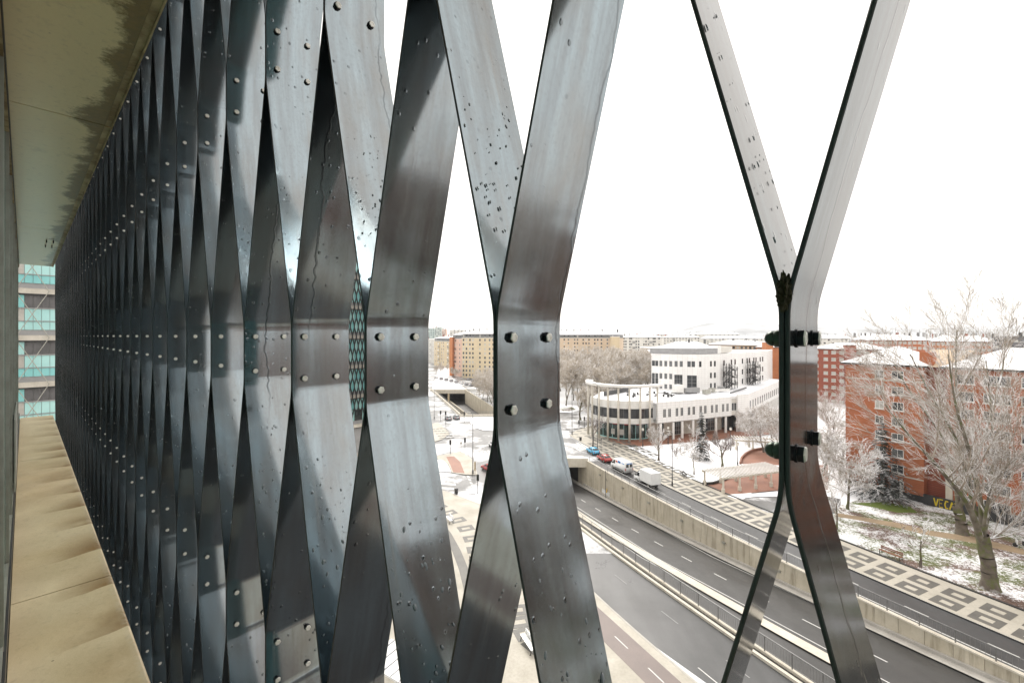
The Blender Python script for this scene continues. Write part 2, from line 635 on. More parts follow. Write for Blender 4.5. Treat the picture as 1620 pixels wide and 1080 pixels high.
M['pink'] = mat('pink_render', (.62, .42, .33), (.54, .36, .28), .3, .8)
M['palewall'] = mat('pale_render', (.62, .60, .55), (.50, .48, .44), .2, .8)
M['attic'] = mat('attic_slate', (.13, .13, .13), (.18, .18, .175), .5, .6)
M['far_teal'] = mat('far_tower_green', (.34, .43, .41), (.42, .48, .46), .1, .7)
M['bark'] = make_twig('bark', (.085, .066, .05), (.15, .125, .10), .55, .35, .75, moss=True)
M['twig'] = make_twig('snowy_twig', (.25, .205, .16), (.37, .315, .25), .92, -.15, .30)
M['frost'] = make_twig('frosted_twig', (.36, .30, .22), (.48, .41, .32), .75, -.2, .5)
M['barebrown'] = make_twig('bare_twig', (.12, .085, .07), (.19, .145, .12), .45, .1, .7)
M['needle'] = make_twig('dark_needles', (.012, .018, .013), (.024, .032, .022), .45, .75, 1.1)
M['graffiti'] = mat('yellow_graffiti', (.62, .48, .02), (.5, .38, .02), 2, .6)
M['redsign'] = mat('red_sign', (.50, .02, .03), (.4, .02, .02), 2, .4)
M['blue'] = mat('blue_car_paint', (.10, .42, .66), (.09, .38, .60), 1, .18, spec=.7)
M['redcar'] = mat('red_car_paint', (.42, .055, .050), (.36, .05, .045), 1, .18, spec=.7)
M['whitecar'] = mat('white_car_paint', (.78, .79, .79), (.70, .71, .71), 1, .2, spec=.7)
M['greycar'] = mat('grey_car_paint', (.30, .31, .32), (.25, .26, .27), 1, .2, spec=.7)
M['tyre'] = mat('tyre', (.02, .02, .02), (.03, .03, .03), 5, .8)
M['printblue'] = mat('van_print', (.03, .20, .55), (.03, .18, .5), 1, .3)
M['printred'] = mat('van_print_red', (.55, .14, .10), (.5, .12, .1), 1, .3)
M['yellowsign'] = mat('yellow_sign', (.68, .45, .05), (.6, .38, .04), 1, .5)
M['wood'] = mat('bench_wood', (.24, .11, .06), (.17, .08, .05), 3, .6)
M['lampglass'] = mat('lamp_globe', (.75, .73, .66), (.66, .64, .58), 3, .3)
M['hill'] = mat('far_hills', (.56, .58, .61), (.22, .235, .25), .0035, .9, lo=.42, hi=.62, grain=.3)

# ------------------------------------------------------------------ the screen's own frame
# local x runs back along the screen (towards the viewer), y outwards, z up; origin at the eye
ANG = math.atan2(772.0, FOC)
SROT = -(math.pi / 2 - ANG)
SLOC = Vector((0, 0, EYE))


def scr(s, n, h=0.0):
    d = Vector((-math.sin(ANG), math.cos(ANG), 0))
    m = Vector((math.cos(ANG), math.sin(ANG), 0))
    return d * s + m * n + Vector((0, 0, EYE + h))


# ------------------------------------------------------------------ own building: floors, walkway, facade glass
OB = thing('office_building', 'own teal glass office building with narrow stained walkway on the left', 'building', SLOC, SROT)
FL, CE = -1.87, 1.63            # walkway floor and soffit, from the eye
NE = 0.461                      # slab edge


def sl_(s0, s1, n0, n1, h0, h1, mb=None, mi=0):
    mb = mb or MB()
    return mb.span((-s0, n0, h0), (-s1, n1, h1), mi)


seams = [-5.75, -.55, 4.65, 9.85, 15.05]
for i in range(4):
    a, b = seams[i] + .006, seams[i + 1] - .006
    mb = MB()
    # slab with a small bevel at its outer edge
    for s0, s1 in ((a, b),):
        prof = [(-.062, FL - .03), (NE - .014, FL - .03), (NE, FL - .03), (NE, FL - .012), (NE - .012, FL), (-.062, FL)]
        n = len(prof)
        vs = [(-s0, q[0], q[1]) for q in prof] + [(-s1, q[0], q[1]) for q in prof]
        fs = [(k, n + k, n + (k + 1) % n, (k + 1) % n) for k in range(n)] + [tuple(range(n)), tuple(range(2 * n - 1, n - 1, -1))]
        mb.add(vs, fs)
    mb.build('floor_panel', M['wfloor'], OB)
    sl_(a, b, -.30, NE - .035, CE, CE + .03).build('soffit_panel', M['soffit'], OB)
# drip channel and trim along the soffit edge
mb = MB()
for i in range(4):
    a, b = seams[i] + .01, seams[i + 1] - .01
    sl_(a, b, NE - .006, NE + .002, CE - .018, CE + .10, mb)
    sl_(a, b, NE - .040, NE - .0065, CE - .004, CE + .008, mb)
mb.build('edge_trim', M['trim'], OB)
sl_(-5.75, 15.05, -6, NE - .01, CE + .04, CE + .38).build('floor_slab', M['conc'], OB)
sl_(-5.75, 15.05, -6, NE - .01, FL - .40, FL - .04).build('floor_slab', M['conc'], OB)
for k in (-6, -5, -4, -3, -2, -1, 2, 3):
    h = FL - .04 + 3.81 * k
    if k > 0:
        h += .04
    sl_(-5.75, 15.05, -6, NE - .01, h - .4, h).build('floor_slab', M['conc'], OB)
sl_(-5.75, 15.05, -6.3, -6.01, -28, 12).build('back_wall', M['conc'], OB)
sl_(15.06, 15.3, -6.3, -.1, -28, 12).build('end_wall', M['conc'], OB)
for k, s in enumerate((15.0, 9.9, 4.7)):
    for t in (.0, .12):
        if k == 1:
            for q in (.30, .38):
                sl_(10.9 + t * 5, 10.93 + t * 5, q - .05, q - .035, CE - .05, CE).build('soffit_hook', M['black'], OB)
# facade glazing hard against the walkway
s = -5.7
k = 0
while s < 15:
    e = min(s + 1.35, 15.03)
    sl_(s + .03, e - .03, -.100, -.092, FL + .12, CE - .06).build('glass_pane', M['teal_glass'], OB)
    if 2 < k < 15:
        sl_(s - .014, s + .014, -.12, -.075, FL + .1, CE).build('mullion', M['alu'], OB)
        sl_(s + .04, s + .052, -.098, -.086, FL + .12, CE - .06).build('mullion', M['teal'], OB)
    s = e
    k += 1
for h0, h1, n1, mname, nm in ((FL - .02, FL + .12, -.066, 'dark', 'sill'), (CE - .06, CE - .001, -.070, 'dark', 'head_rail'), (CE - .085, CE - .066, -.076, 'trim', 'head_rail'),
                              (FL + .125, FL + .15, -.078, 'alu', 'sill'), (FL - 1.9, FL - .42, -.10, 'glass', 'spandrel'), (CE + .40, CE + 3.4, -.10, 'glass', 'spandrel')):
    sl_(-5.7, 15.0, -.13, n1, h0, h1).build(nm, M[mname], OB)
for k in range(-6, -1):
    sl_(-5.7, 15.0, -.13, -.10, FL - .04 + 3.81 * k + .01, FL - .04 + 3.81 * (k + 1) - .41).build('spandrel', M['glass'], OB)
# grey service casing low down on the facade
sl_(7.3, 9.3, -.0745, -.062, FL + .16, FL + .95).build('casing', M['alu'], OB)

# ------------------------------------------------------------------ screen of bent steel strips
PIT, S0, VH, HJ, FLAT = .7925, .187, 1.905, -.123, .195
TK, N0, N1 = .0095, 1.0, 1.335
LV = range(-4, 5)


def jpos(q, L):
    """s of the joint of strip q at level L, and the side of the joint it lies on"""
    if L % 2 == 0:
        return S0 + PIT * (q // 2), (-1 if q % 2 == 0 else 1)
    return S0 + PIT * ((q + 1) // 2 - .5), (-1 if q % 2 == 1 else 1)


def strip_path(q):
    corner = []
    for L in LV:
        s, sd = jpos(q, L)
        s += sd * (TK / 2 + .0004)
        h = HJ + VH * L
        corner += [Vector((s, h - FLAT)), Vector((s, h + FLAT))]
    pts = [corner[0]]
    for i in range(1, len(corner) - 1):
        a, b, c = corner[i - 1], corner[i], corner[i + 1]
        r = .042
        p0 = b + (a - b).normalized() * r
        p1 = b + (c - b).normalized() * r
        for k in range(6):
            t = k / 5
            pts.append(p0 * (1 - t) ** 2 + b * (2 * t * (1 - t)) + p1 * t ** 2)
    pts.append(corner[-1])
    return pts


def strip_mesh(q, sref):
    pts = strip_path(q)
    ch = .0022
    ht = TK / 2
    sect = [(-ht, N0 + ch), (-ht + ch, N0), (ht - ch, N0), (ht, N0 + ch), (ht, N1 - ch), (ht - ch, N1), (-ht + ch, N1), (-ht, N1 - ch)]
    mb = MB()
    vs = []
    for i, p in enumerate(pts):
        a = pts[max(i - 1, 0)]
        b = pts[min(i + 1, len(pts) - 1)]
        t = (b - a).normalized()
        nr = Vector((t.y, -t.x))
        for o, n in sect:
            # sheet ripples a millimetre or so
            s = p.x + nr.x * o
            h = p.y + nr.y * o
            vs.append((-(s - sref), n, h))
    fs = []
    m = len(sect)
    for i in range(len(pts) - 1):
        for k in range(m):
            k2 = (k + 1) % m
            fs.append((i * m + k, i * m + k2, (i + 1) * m + k2, (i + 1) * m + k))
    fs += [tuple(range(m - 1, -1, -1)), tuple(range((len(pts) - 1) * m, len(pts) * m))]
    mb.add(vs, fs)
    mb.m = [1 if (f < (len(pts) - 1) * m and f % m in (0, 1, 2, 4, 5, 6)) else 0 for f in range(len(fs))]
    me = mb.mesh('steel_strip', [M['steel'], M['edge']])
    # smooth along the bends, crisp at the edges
    bm = bmesh.new()
    bm.from_mesh(me)
    bmesh.ops.recalc_face_normals(bm, faces=bm.faces)
    for f in bm.faces:
        f.smooth = True
    for e in bm.edges:
        if len(e.link_faces) == 2 and e.calc_face_angle(0) > .4:
            e.smooth = False
    bm.to_mesh(me)
    bm.free()
    return me


def bolt_mesh():
    mb = MB()
    mb.lathe((0, 0, 0), [(.0190, 0), (.0190, .0022)], 16, 'x')
    vs, fs = [], []
    mb.lathe((0, 0, 0), [(.0172, .0023), (.0176, .0140), (.0150, .0168), (.009, .0172), (.008, .016)], 6, 'x')
    n_side = len(mb.f)
    mb.m = [1 if (12 < i < n_side) else 0 for i in range(n_side)]
    for i, f in enumerate(mb.f):
        xs = [mb.v[k][0] for k in f]
        mb.m[i] = 0 if min(xs) > .0139 else 1
    return mb.mesh('bolt', [M['bolt'], M['bolt_shade_side']])


def nut_mesh():
    mb = MB()
    mb.lathe((0, 0, 0), [(.0215, 0), (.0215, -.003)], 16, 'x')
    mb.lathe((0, 0, 0), [(.019, -.003), (.0195, -.017), (.0175, -.020)], 6, 'x')
    mb.lathe((0, 0, 0), [(.0165, -.019), (.0160, -.026), (.0125, -.033), (.006, -.0375), (.001, -.039)], 14, 'x')
    return mb.mesh('nut', M['nut'], True)


BOLT, NUT = bolt_mesh(), nut_mesh()
SM = {0: strip_mesh(0, jpos(0, 0)[0]), 1: strip_mesh(1, jpos(1, 0)[0])}
BN = (1.064, 1.250)
STRIPS = {}
far_bolts = MB()
bolt_v = [v.co.copy() for v in BOLT.vertices]
bolt_f = [tuple(p.vertices) for p in BOLT.polygons]
QMAX = 77
for q in range(-8, QMAX + 1):
    sref = jpos(q, 0)[0]
    root = link('steel_strip', SM[q % 2])
    root.location = scr(sref, 0)
    root.rotation_euler.z = SROT
    k = q // 2
    side = 'near' if q % 2 == 0 else 'far'
    if k == 0:
        lab = ('near half' if q % 2 == 0 else 'far half') + ' of the dark steel strip pair bolted at the mossy Y joint'
    elif k < 0:
        lab = '%s strip of the %s bent steel pair behind the mossy Y joint' % (side, ordinal(-k))
    elif k == 1:
        lab = ('broad wet steel strip with four big bolts, first left of the mossy joint' if q % 2 == 0 else 'dark strip leaning away behind the broad four-bolt strip beside the mossy joint')
    else:
        lab = '%s strip of the %s bent steel pair counted leftward from the mossy Y joint' % (side, ordinal(k))
    tag(root, lab, 'steel strip', 'bent steel strips of the facade screen')
    STRIPS[q] = root
    fb = MB()
    for L in LV:
        s, sd = jpos(q, L)
        h = HJ + VH * L
        if sd < 0:
            for n in BN:
                for dh in (.1175, -.1175):
                    if abs(L) > 2 and q > 4:
                        continue
                    loc = Vector((-(s - TK - .0008 - sref), n, h + dh))
                    if q < 38:
                        b = link('bolt', BOLT, root, loc)
                        b.rotation_euler.x = random.uniform(0, 1)
                    else:
                        fb.add([v + loc for v in bolt_v], bolt_f)
        elif q < 8:
            for n in BN:
                for dh in (.1175, -.1175):
                    b = link('nut', NUT, root, Vector((-(s + TK + .0008 - sref), n, h + dh)))
                    b.rotation_euler.x = random.uniform(0, 1)
    if fb.v:
        o = fb.build('bolt_row', M['bolt'], root)

# rain drops standing on the near plates (upward-leaning flats below the joints)
rd = random.Random(11)


def drop_geo(r, el, n=8):
    """a flattened dome, long axis down the plate"""
    vs, fs = [], []
    rings = [(1.0, 0), (.86, .30), (.5, .48)]
    for a, h in rings:
        for k in range(n):
            t = 2 * math.pi * k / n
            vs.append((h * r * .9, a * r * math.cos(t) * .8, a * r * el * math.sin(t) - (1 - a) * r * .2))
    vs.append((.52 * r * .9, 0, -.15 * r))
    for i in range(2):
        for k in range(n):
            k2 = (k + 1) % n
            fs.append((i * n + k, i * n + k2, (i + 1) * n + k2, (i + 1) * n + k))
    for k in range(n):
        fs.append((2 * n + k, 2 * n + (k + 1) % n, 3 * n))
    return vs, fs


for q in range(0, 19):
    sref = jpos(q, 0)[0]
    mb = MB()
    for L in range(-2, 2):
        s, sd = jpos(q, L)
        s1, sd1 = jpos(q, L + 1)
        if s1 < s:          # plate from L to L+1 leaning towards the viewer going up: faces down, stays dry
            continue
        a = Vector((s + sd * TK / 2, HJ + VH * L + FLAT + .03))
        b = Vector((s1 + sd1 * TK / 2, HJ + VH * (L + 1) - FLAT - .03))
        d = (b - a).normalized()
        nr = Vector((d.y, -d.x))          # towards +s
        cnt = 50 if q < 2 else (170 if q < 6 else 90)
        cl = [(rd.uniform(N0 + .04, N1 - .05), rd.random()) for _ in range(12)]
        for _ in range(cnt):
            if rd.random() < .6:
                c = rd.choice(cl)
                n = c[0] + rd.gauss(0, .05)
                t = c[1] + rd.gauss(0, .11)
            else:
                n = rd.uniform(N0 + .015, N1 - .015)
                t = rd.random()
            if not (N0 + .012 < n < N1 - .012 and 0 < t < 1):
                continue
            p = a + (b - a) * t - nr * (TK / 2 + .0002)
            r = rd.choice((.0025, .0035, .0045, .006, .0075, .0095)) * rd.uniform(.8, 1.15) * (.62 if L >= 0 else 1.0)
            vs, fs = drop_geo(r, rd.uniform(1.0, 1.7))
            an = rd.uniform(-.5, .5)
            out = []
            for x, y, z in vs:
                y, z = y * math.cos(an) - z * math.sin(an), y * math.sin(an) + z * math.cos(an)
                # local frame: outward normal -nr, along plate d
                ps = p.x - nr.x * x + d.x * z
                ph = p.y - nr.y * x + d.y * z
                out.append((-(ps - sref), n + y, ph))
            mb.add(out, fs)
    if mb.v:
        o = mb.build('water_drops', M['drop'], STRIPS[q], True)
        o['kind'] = 'stuff'

# moss growing in the crotch of the Y joint
bm = bmesh.new()
bmesh.ops.create_icosphere(bm, subdivisions=5, radius=1)
for v in bm.verts:
    c = v.co.copy()
    f = 1 + .25 * noise.noise(c * 2.3) + .20 * noise.noise(c * 6) + .16 * noise.noise(c * 14)
    v.co = Vector((c.x * .0125 * f, c.y * .03 * f, c.z * .036 * f))
me = bpy.data.meshes.new('moss_tuft')
bm.to_mesh(me)
bm.free()
me.materials.append(M['moss'])
o = link('moss_tuft', me)
o.location = scr(S0, N0 + .005, HJ + FLAT + .012)
o.rotation_euler.z = SROT
tag(o, 'dark brown moss tuft stuck in the crotch of the steel Y joint', 'moss')
# a pale scrap caught at the edge of a strip
mb = MB()
mb.add([(0, 0, 0), (.0, .034, .006), (-.008, .036, .030), (-.006, .004, .026), (0, .018, -.012), (-.004, .030, -.012), (-.010, .028, .002), (-.010, .016, .002),
        (.002, 0, 0), (.002, .034, .006), (-.006, .036, .030), (-.004, .004, .026)],
       [(0, 1, 2, 3), (8, 9, 10, 11), (0, 1, 9, 8), (1, 2, 10, 9), (2, 3, 11, 10), (3, 0, 8, 11), (4, 5, 6, 7)])
o = mb.build('paper_scrap', M['trim'])
q = 11
o.location = scr(jpos(q, 1)[0] - .16, N1 - .06, HJ + VH + .02)
o.rotation_euler.z = SROT
tag(o, 'small pale paper scrap caught on the edge of a narrow steel strip', 'scrap')

# ------------------------------------------------------------------ the wing across the court (teal panels, rods, its own screen)
SW = 53.0
WG = thing('office_wing', 'turquoise office wing across the court seen past the screen', 'building', SLOC, SROT)
MB().span((-SW - .4, -9, -28), (-SW - 12, 34, 15.0)).build('wall', M['grey_band'], WG)
lev0 = 3.85
panel = {}


def wing_panel(n0, n1, h0, h1, m, nm='panel', dep=.06):
    MB().span((-SW - .39, n0, h0), (-SW - .39 + dep, n1, h1)).build(nm, m, WG)


for k in range(-5, 3):
    h = lev0 + 3.81 * k            # top of a floor band
    for a, b in ((-9, 2.4), (14.2, 33.9)):
        wing_panel(a, b, h - .42, h, M['cream'], 'floor_band', .34)
        wing_panel(a, b, h - .52, h - .43, M['dark'], 'rail', .30)
    if -3 <= k <= 1:
        rows = ((h - 1.55, h - .55), (h - 2.62, h - 1.66), (h - 3.36, h - 2.70))
        wing_panel(-6, 2.4, h - 1.655, h - 1.56, M['grey_band'], 'rail', .12)
        wing_panel(-6, 2.4, h - 2.69, h - 2.63, M['grey_band'], 'rail', .12)
        n = -5.2
        j = 0
        while n < 1.9:
            for r, (h0, h1) in enumerate(rows):
                dk = n > -.1
                if r == 0:
                    m = M['louvre'] if dk else M['teal' if (k + j) % 3 else 'teal2']
                elif r == 1:
                    m = M['teal2'] if dk else (M['glass'] if (j % 3 == 0 and k < 1) else M['curtain'])
                else:
                    m = M['teal' if (k % 2) else 'teal2']
                wing_panel(n + .012, n + .46, h0, h1, m, 'panel' if m is not M['glass'] else 'window')
            n += .475
            j += 1
    else:
        wing_panel(-6, 2.4, h - 3.36, h - .55, M['teal'])
    n = 22.0
    j = 0
    while n < 33.4 and k > -4:
        m = M['teal' if (j + k) % 2 else 'teal2']
        if (j * 7 + k * 3) % 11 == 0:
            m = M['glass']
        wing_panel(n + .02, n + 1.08, h - 3.36, h - 2.0, m, 'panel')
        wing_panel(n + .02, n + 1.08, h - 1.9, h - .55, M['teal2' if (j + k) % 2 else 'teal'], 'panel')
        n += 1.1
        j += 1
wing_panel(14.2, 22, -20, 14, M['teal'])
for k in range(-3, 2):
    h = lev0 + 3.81 * k - .2
    for a, b in ((-2.4, -.5), (-.5, 1.4), (-4.3, -2.4)):
        for u, v_ in ((a, b), (b, a)):
            MB().tube((-SW + .1, u, h), (-SW + .1, v_, h - 3.81), .03, n=6).build('tie_rod', M['alu'], WG)
    MB().box((-SW + .1, (-1.45), h - 1.9), (.10, .10, .30)).build('turnbuckle', M['dark'], WG)
# the wing's own screen of zigzag strips
zz = []
for par in (0, 1):
    mb = MB()
    pts = []
    for L in range(-9, 7):
        hh = 1.2 + L * 1.27
        sgn = 1 if (L + par) % 2 == 0 else -1
        pts += [(sgn * .135, hh - .12), (sgn * .135, hh + .12)]
    for (a, ha), (b, hb) in zip(pts, pts[1:]):
        mb.add([(0, a - .022, ha), (.26, a - .022, ha), (.26, a + .022, ha), (0, a + .022, ha), (0, b - .022, hb), (.26, b - .022, hb), (.26, b + .022, hb), (0, b + .022, hb)],
               [(0, 1, 5, 4), (1, 2, 6, 5), (2, 3, 7, 6), (3, 0, 4, 7)])
    zz.append(mb.mesh('screen_strip', M['dark']))
for j in range(44):
    link('screen_strip', zz[j % 2], WG, (-SW + .25, 21.6 + j * .27, 0))
# ------------------------------------------------------------------ ground, roads, underpass
def wt(z):
    """x of the underpass wall at depth z (the curve the whole street follows)"""
    zc = min(max(z, 30), 112)
    f = lambda t: 1.47377e-3 * t * t - .604330 * t + 62.0605
    df = 2 * 1.47377e-3 * zc - .604330
    return f(zc) + df * (z - zc)


def off(z, k):
    return wt(z) + k


def bed(z):
    """height of the sunken road"""
    return max(-6.4, min(0.0, -2.0 - .068 * (z - 44.8)))


ZN, ZP = 14.0, 99.0           # near end of the ramp, portal


def band(name, k0, k1, z0, z1, zh, m, step=3.0, kind='structure', hf=None):
    """street band between two curves parallel to the wall"""
    f0 = k0 if callable(k0) else (lambda z: off(z, k0))
    f1 = k1 if callable(k1) else (lambda z: off(z, k1))
    n = max(2, int((z1 - z0) / step))
    mb = MB()
    vs = []
    for i in range(n + 1):
        z = z0 + (z1 - z0) * i / n
        h = (hf(z) if hf else 0) + zh
        vs += [(f0(z), z, h), (f1(z), z, h)]
    mb.add(vs, [(2 * i, 2 * i + 1, 2 * i + 3, 2 * i + 2) for i in range(n)])
    o = mb.build(name, m)
    if kind:
        o['kind'] = kind
    return o


def poly(name, pts, zh, m, holes=(), kind='structure', thick=0.0):
    bm = bmesh.new()
    es = []
    for lp in [pts] + list(holes):
        vs = [bm.verts.new((p[0], p[1], zh)) for p in lp]
        es += [bm.edges.new((vs[i], vs[(i + 1) % len(vs)])) for i in range(len(vs))]
    bmesh.ops.triangle_fill(bm, edges=es, use_beauty=True)
    bmesh.ops.recalc_face_normals(bm, faces=bm.faces)
    if sum(f.normal.z * f.calc_area() for f in bm.faces) < 0:
        bmesh.ops.reverse_faces(bm, faces=bm.faces)
    if thick:
        r = bmesh.ops.extrude_face_region(bm, geom=list(bm.faces))
        bmesh.ops.translate(bm, vec=(0, 0, -thick), verts=[v for v in r['geom'] if isinstance(v, bmesh.types.BMVert)])
        bmesh.ops.recalc_face_normals(bm, faces=bm.faces)
    me = bpy.data.meshes.new(name)
    bm.to_mesh(me)
    bm.free()
    me.materials.append(m)
    o = link(name, me)
    if kind:
        o['kind'] = kind
    return o


zs = [ZN + (ZP - ZN) * i / 30 for i in range(31)]
TR = 18.4                     # width of the cut across
hole1 = [(off(z, -.02), z) for z in zs] + [(off(z, -TR + .02), z) for z in reversed(zs)]
FT = [P(728.5, 658), P(783, 656), P(733.5, 617.5), P(684, 617)]
FT = [Vector((-17.7, 154, 0)), Vector((-2.5, 154, 0)), Vector((-24.0, 226, 0)), Vector((-40.6, 226, 0))]
hole2 = [(p.x, p.y) for p in FT]
poly('ground', [(-900, -400), (900, -400), (5200, 2500), (5200, 6500), (-5200, 6500), (-5200, 2500)], -.03, M['snow_far'], [hole1, hole2])

# asphalt at street level
ULP = [(86, -80), (40, 8), (26.5, 20), (19.5, 30), (12.9, 40), (9.2, 47.5), (4.9, 57), (.3, 65), (-4.7, 72.9), (-11.8, 79.6), (-24, 85.5), (-75, 96)]
right = [(off(z, -TR - .02), z) for z in (ZP, 90, 80, 70, 60, 50, 40, 30, 20, 14, 8)]
poly('road', ULP[:7] + [(off(z, -TR - .02), z) for z in (57, 50, 40, 30, 20, 14, 8, -80)], -.015, M['road'])
band('road', -TR - .02, 6.4, -80, ZN - .2, -.018, M['road'])
isec = ULP[6:] + [(-75, 150), (-80, 235), (-150, 640), (-100, 640), (-41.5, 228), (-18.4, 153.2), (-2.0, 153.2), (-23.3, 226), (-23.2, 228), (-45, 320), (-30, 320), (-4, 226), (6, 196), (14, 178), (60, 196), (95, 203), (95, 190), (58, 176), (36, 158), (24, 140), (16.2, 122), (19.0, 112), (off(112, 6.4), 112), (off(104, 6.4), 104), (off(ZP, 6.4), ZP), (off(ZP, -.01), ZP + .02)] + right[:5] + [(off(57, -TR - .02), 57)]
poly('road_junction', isec, -.012, M['road_pale'])
band('upper_road', .32, 6.4, ZN - .1, ZP, -.010, M['road'])
# lower road in the cut
band('lower_road', -10.2, -1.35, ZN, ZP + 60, 0.0, M['road_low'], hf=bed)
band('lower_road', -17.9, -11.6, ZN, ZP + 60, 0.004, M['road_low'], hf=bed)
band('lower_kerb', -1.36, -.30, ZN, ZP + 60, .14, M['kerb'], hf=bed)
band('central_reservation', -11.62, -10.18, ZN, ZP + 60, .16, M['conc_lt'], hf=bed)
band('reservation_face', lambda z: off(z, -10.18), lambda z: off(z, -10.17), ZN, ZP + 60, .08, M['kerb'], hf=bed)
band('cut_bed', -TR - .2, .2, ZN, ZP + 60, -.12, M['road_low'], hf=bed)

# ---- right retaining wall, panel by panel
RW = thing('retaining_wall', 'stained concrete retaining wall along the sunken road below the cars', 'wall')
z = 22.0
while z < ZP + 3:
    dz = 2.05 / math.hypot(1, (wt(z + 1) - wt(z)))
    z2 = z + dz - .045
    a0, a1 = wt(z), wt(z2)
    h = min(bed(z), bed(z2)) - .4
    j = random.uniform(-.012, .012)
    MB().prism([(a0 + j, z), (a1 + j, z2), (a1 + .4, z2), (a0 + .4, z)], h, -.02).build('wall_panel', M['conc'], RW)
    z += dz
z = 22.0
while z < ZP + 3:
    z2 = z + 4.0
    MB().prism([(wt(z) - .10, z), (wt(z2 - .01) - .10, z2 - .01), (wt(z2 - .01) + .42, z2 - .01), (wt(z) + .42, z)], 0.0, .16).build('coping', M['conc_lt'], RW)
    z = z2
# bands of darker skirting at the wall foot and a pale base
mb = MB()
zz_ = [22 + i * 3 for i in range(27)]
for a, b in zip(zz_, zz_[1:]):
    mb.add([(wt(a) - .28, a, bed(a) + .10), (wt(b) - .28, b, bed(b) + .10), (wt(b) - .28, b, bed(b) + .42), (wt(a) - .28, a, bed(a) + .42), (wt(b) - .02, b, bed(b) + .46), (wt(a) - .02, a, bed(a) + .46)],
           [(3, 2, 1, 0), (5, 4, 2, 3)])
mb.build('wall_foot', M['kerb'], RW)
# near wall of the cut (its back is towards us), coping and low kerbs
LW = thing('cut_wall', 'low near wall of the sunken road topped with a dark gutter', 'wall')
mb = MB()
zz_ = [14 + i * 3 for i in range(29)]
for a, b in zip(zz_, zz_[1:]):
    xa, xb = off(a, -TR), off(b, -TR)
    mb.prism([(xa - .35, a), (xb - .35, b), (xb, b), (xa, a)], min(bed(a), bed(b)) - .4, -.02)
mb.build('wall', M['conc'], LW)
mb = MB()
mg = MB()
for a, b in zip(zz_, zz_[1:]):
    for k0, k1, h, m_ in ((-.28, .06, .28, mb), (-1.15, -.80, .24, mb), (-.79, -.29, .05, mg)):
        m_.prism([(off(a, -TR + k0), a), (off(b, -TR + k0), b), (off(b, -TR + k1), b), (off(a, -TR + k1), a)], -.012, h)
mb.build('coping', M['conc_lt'], LW)
mg.build('gutter', M['black'], LW)


def railing(name, label, k, z0, z1, hgt, posts, base=.16, bal=.22, m=None):
    t = thing(name, label, 'railing')
    m = m or M['rail']
    rl, bs = MB(), MB()
    z = z0
    pts = []
    while z < z1:
        pts.append(z)
        z += posts / math.hypot(1, wt(z + 1) - wt(z))
    for a in pts:
        MB().box((off(a, k), a, base + hgt / 2), (.07, .07, hgt)).build('post', m, t)
    for a, b in zip(pts, pts[1:]):
        A, B = Vector((off(a, k), a, base)), Vector((off(b, k), b, base))
        for h, r in ((hgt, .045), (hgt * .14, .025)):
            MB().tube(A + Vector((0, 0, h)), B + Vector((0, 0, h)), r, n=5).build('rail', m, t)
        n = int((B - A).length / bal)
        for i in range(1, n):
            p = A.lerp(B, i / n)
            bs.tube(p + Vector((0, 0, hgt * .14)), p + Vector((0, 0, hgt)), .014, n=3, cap=False)
    o = bs.build('balusters', m, t)
    o.name = 'baluster'
    o['kind'] = 'stuff'
    return t


railing('railing', 'grey railing with balusters on the near edge of the sunken road', -TR - .10, 24, 97, 1.35, 2.4, base=.26)
railing('railing', 'low grey railing on top of the stained concrete retaining wall', .18, 24, ZP, 1.15, 2.6, base=.16, bal=.3)

# lane markings
def dashes(k, z0, z1, ln, gap, wd, hf=None, zh=.012, name='lane_marking', m='mark'):
    mb = MB()
    z = z0
    while z < z1:
        sl = math.hypot(1, wt(z + 1) - wt(z))
        z2 = z + ln / sl
        ha, hb = ((hf(z), hf(z2)) if hf else (0, 0))
        mb.add([(off(z, k - wd), z, ha + zh), (off(z, k + wd), z, ha + zh), (off(z2, k + wd), z2, hb + zh), (off(z2, k - wd), z2, hb + zh)], [(0, 1, 2, 3)])
        z = z2 + gap / sl
    o = mb.build(name, M[m])
    return struct(o)


dashes(-5.9, 20, 97, 1.9, 3.8, .075, bed)
dashes(3.3, 22, 97, 2.0, 4.2, .06)
dashes(-22.6, 16, 52, 2.2, 5.4, .06, zh=.004, m='mark_worn')
dashes(-25.8, 18, 37, 2.3, 4.2, .06, zh=.004)
dashes(.75, 20, 64, 40, .02, .08, zh=.008)
for k in (-9.9, -11.9, -17.2):
    dashes(k, 18, 97, 50, .02, .07, bed, zh=.014)
dashes(-1.75, 18, 97, 50, .02, .06, bed, zh=.014)

# ---- sidewalk on the right with interlocking dark rings
def su(z):
    return off(z, 6.5 + 7.4 + max(0, (z - 88) * .10))


band('pavement', lambda z: off(z, 6.46), su, -80, 117, .12, M['pave'])
band('kerb', lambda z: off(z, 6.30), lambda z: off(z, 6.47), -80, 117, .125, M['kerb'])
mb = MB()
for a, b in zip([14 + 3 * i for i in range(34)], [17 + 3 * i for i in range(34)]):
    mb.prism([(off(a, 6.28), a), (off(b, 6.28), b), (off(b, 6.31), b), (off(a, 6.31), a)], -.05, .124)
struct(mb.build('kerb_face', M['dark']))
tipp = [(off(117, 6.46), 117), (16.9, 120), (16.2, 124), (18.5, 130), (24.0, 137), (31, 141), (31, 130), (36, 122), (su(117), 117)]
tip = poly('pavement_tip', tipp, .12, M['pave'])

SWALK = thing('patterned_pavement', 'dark stone rings set in the cream pavement along the road', 'paving')
SWALK['kind'] = 'structure'
del SWALK['category']


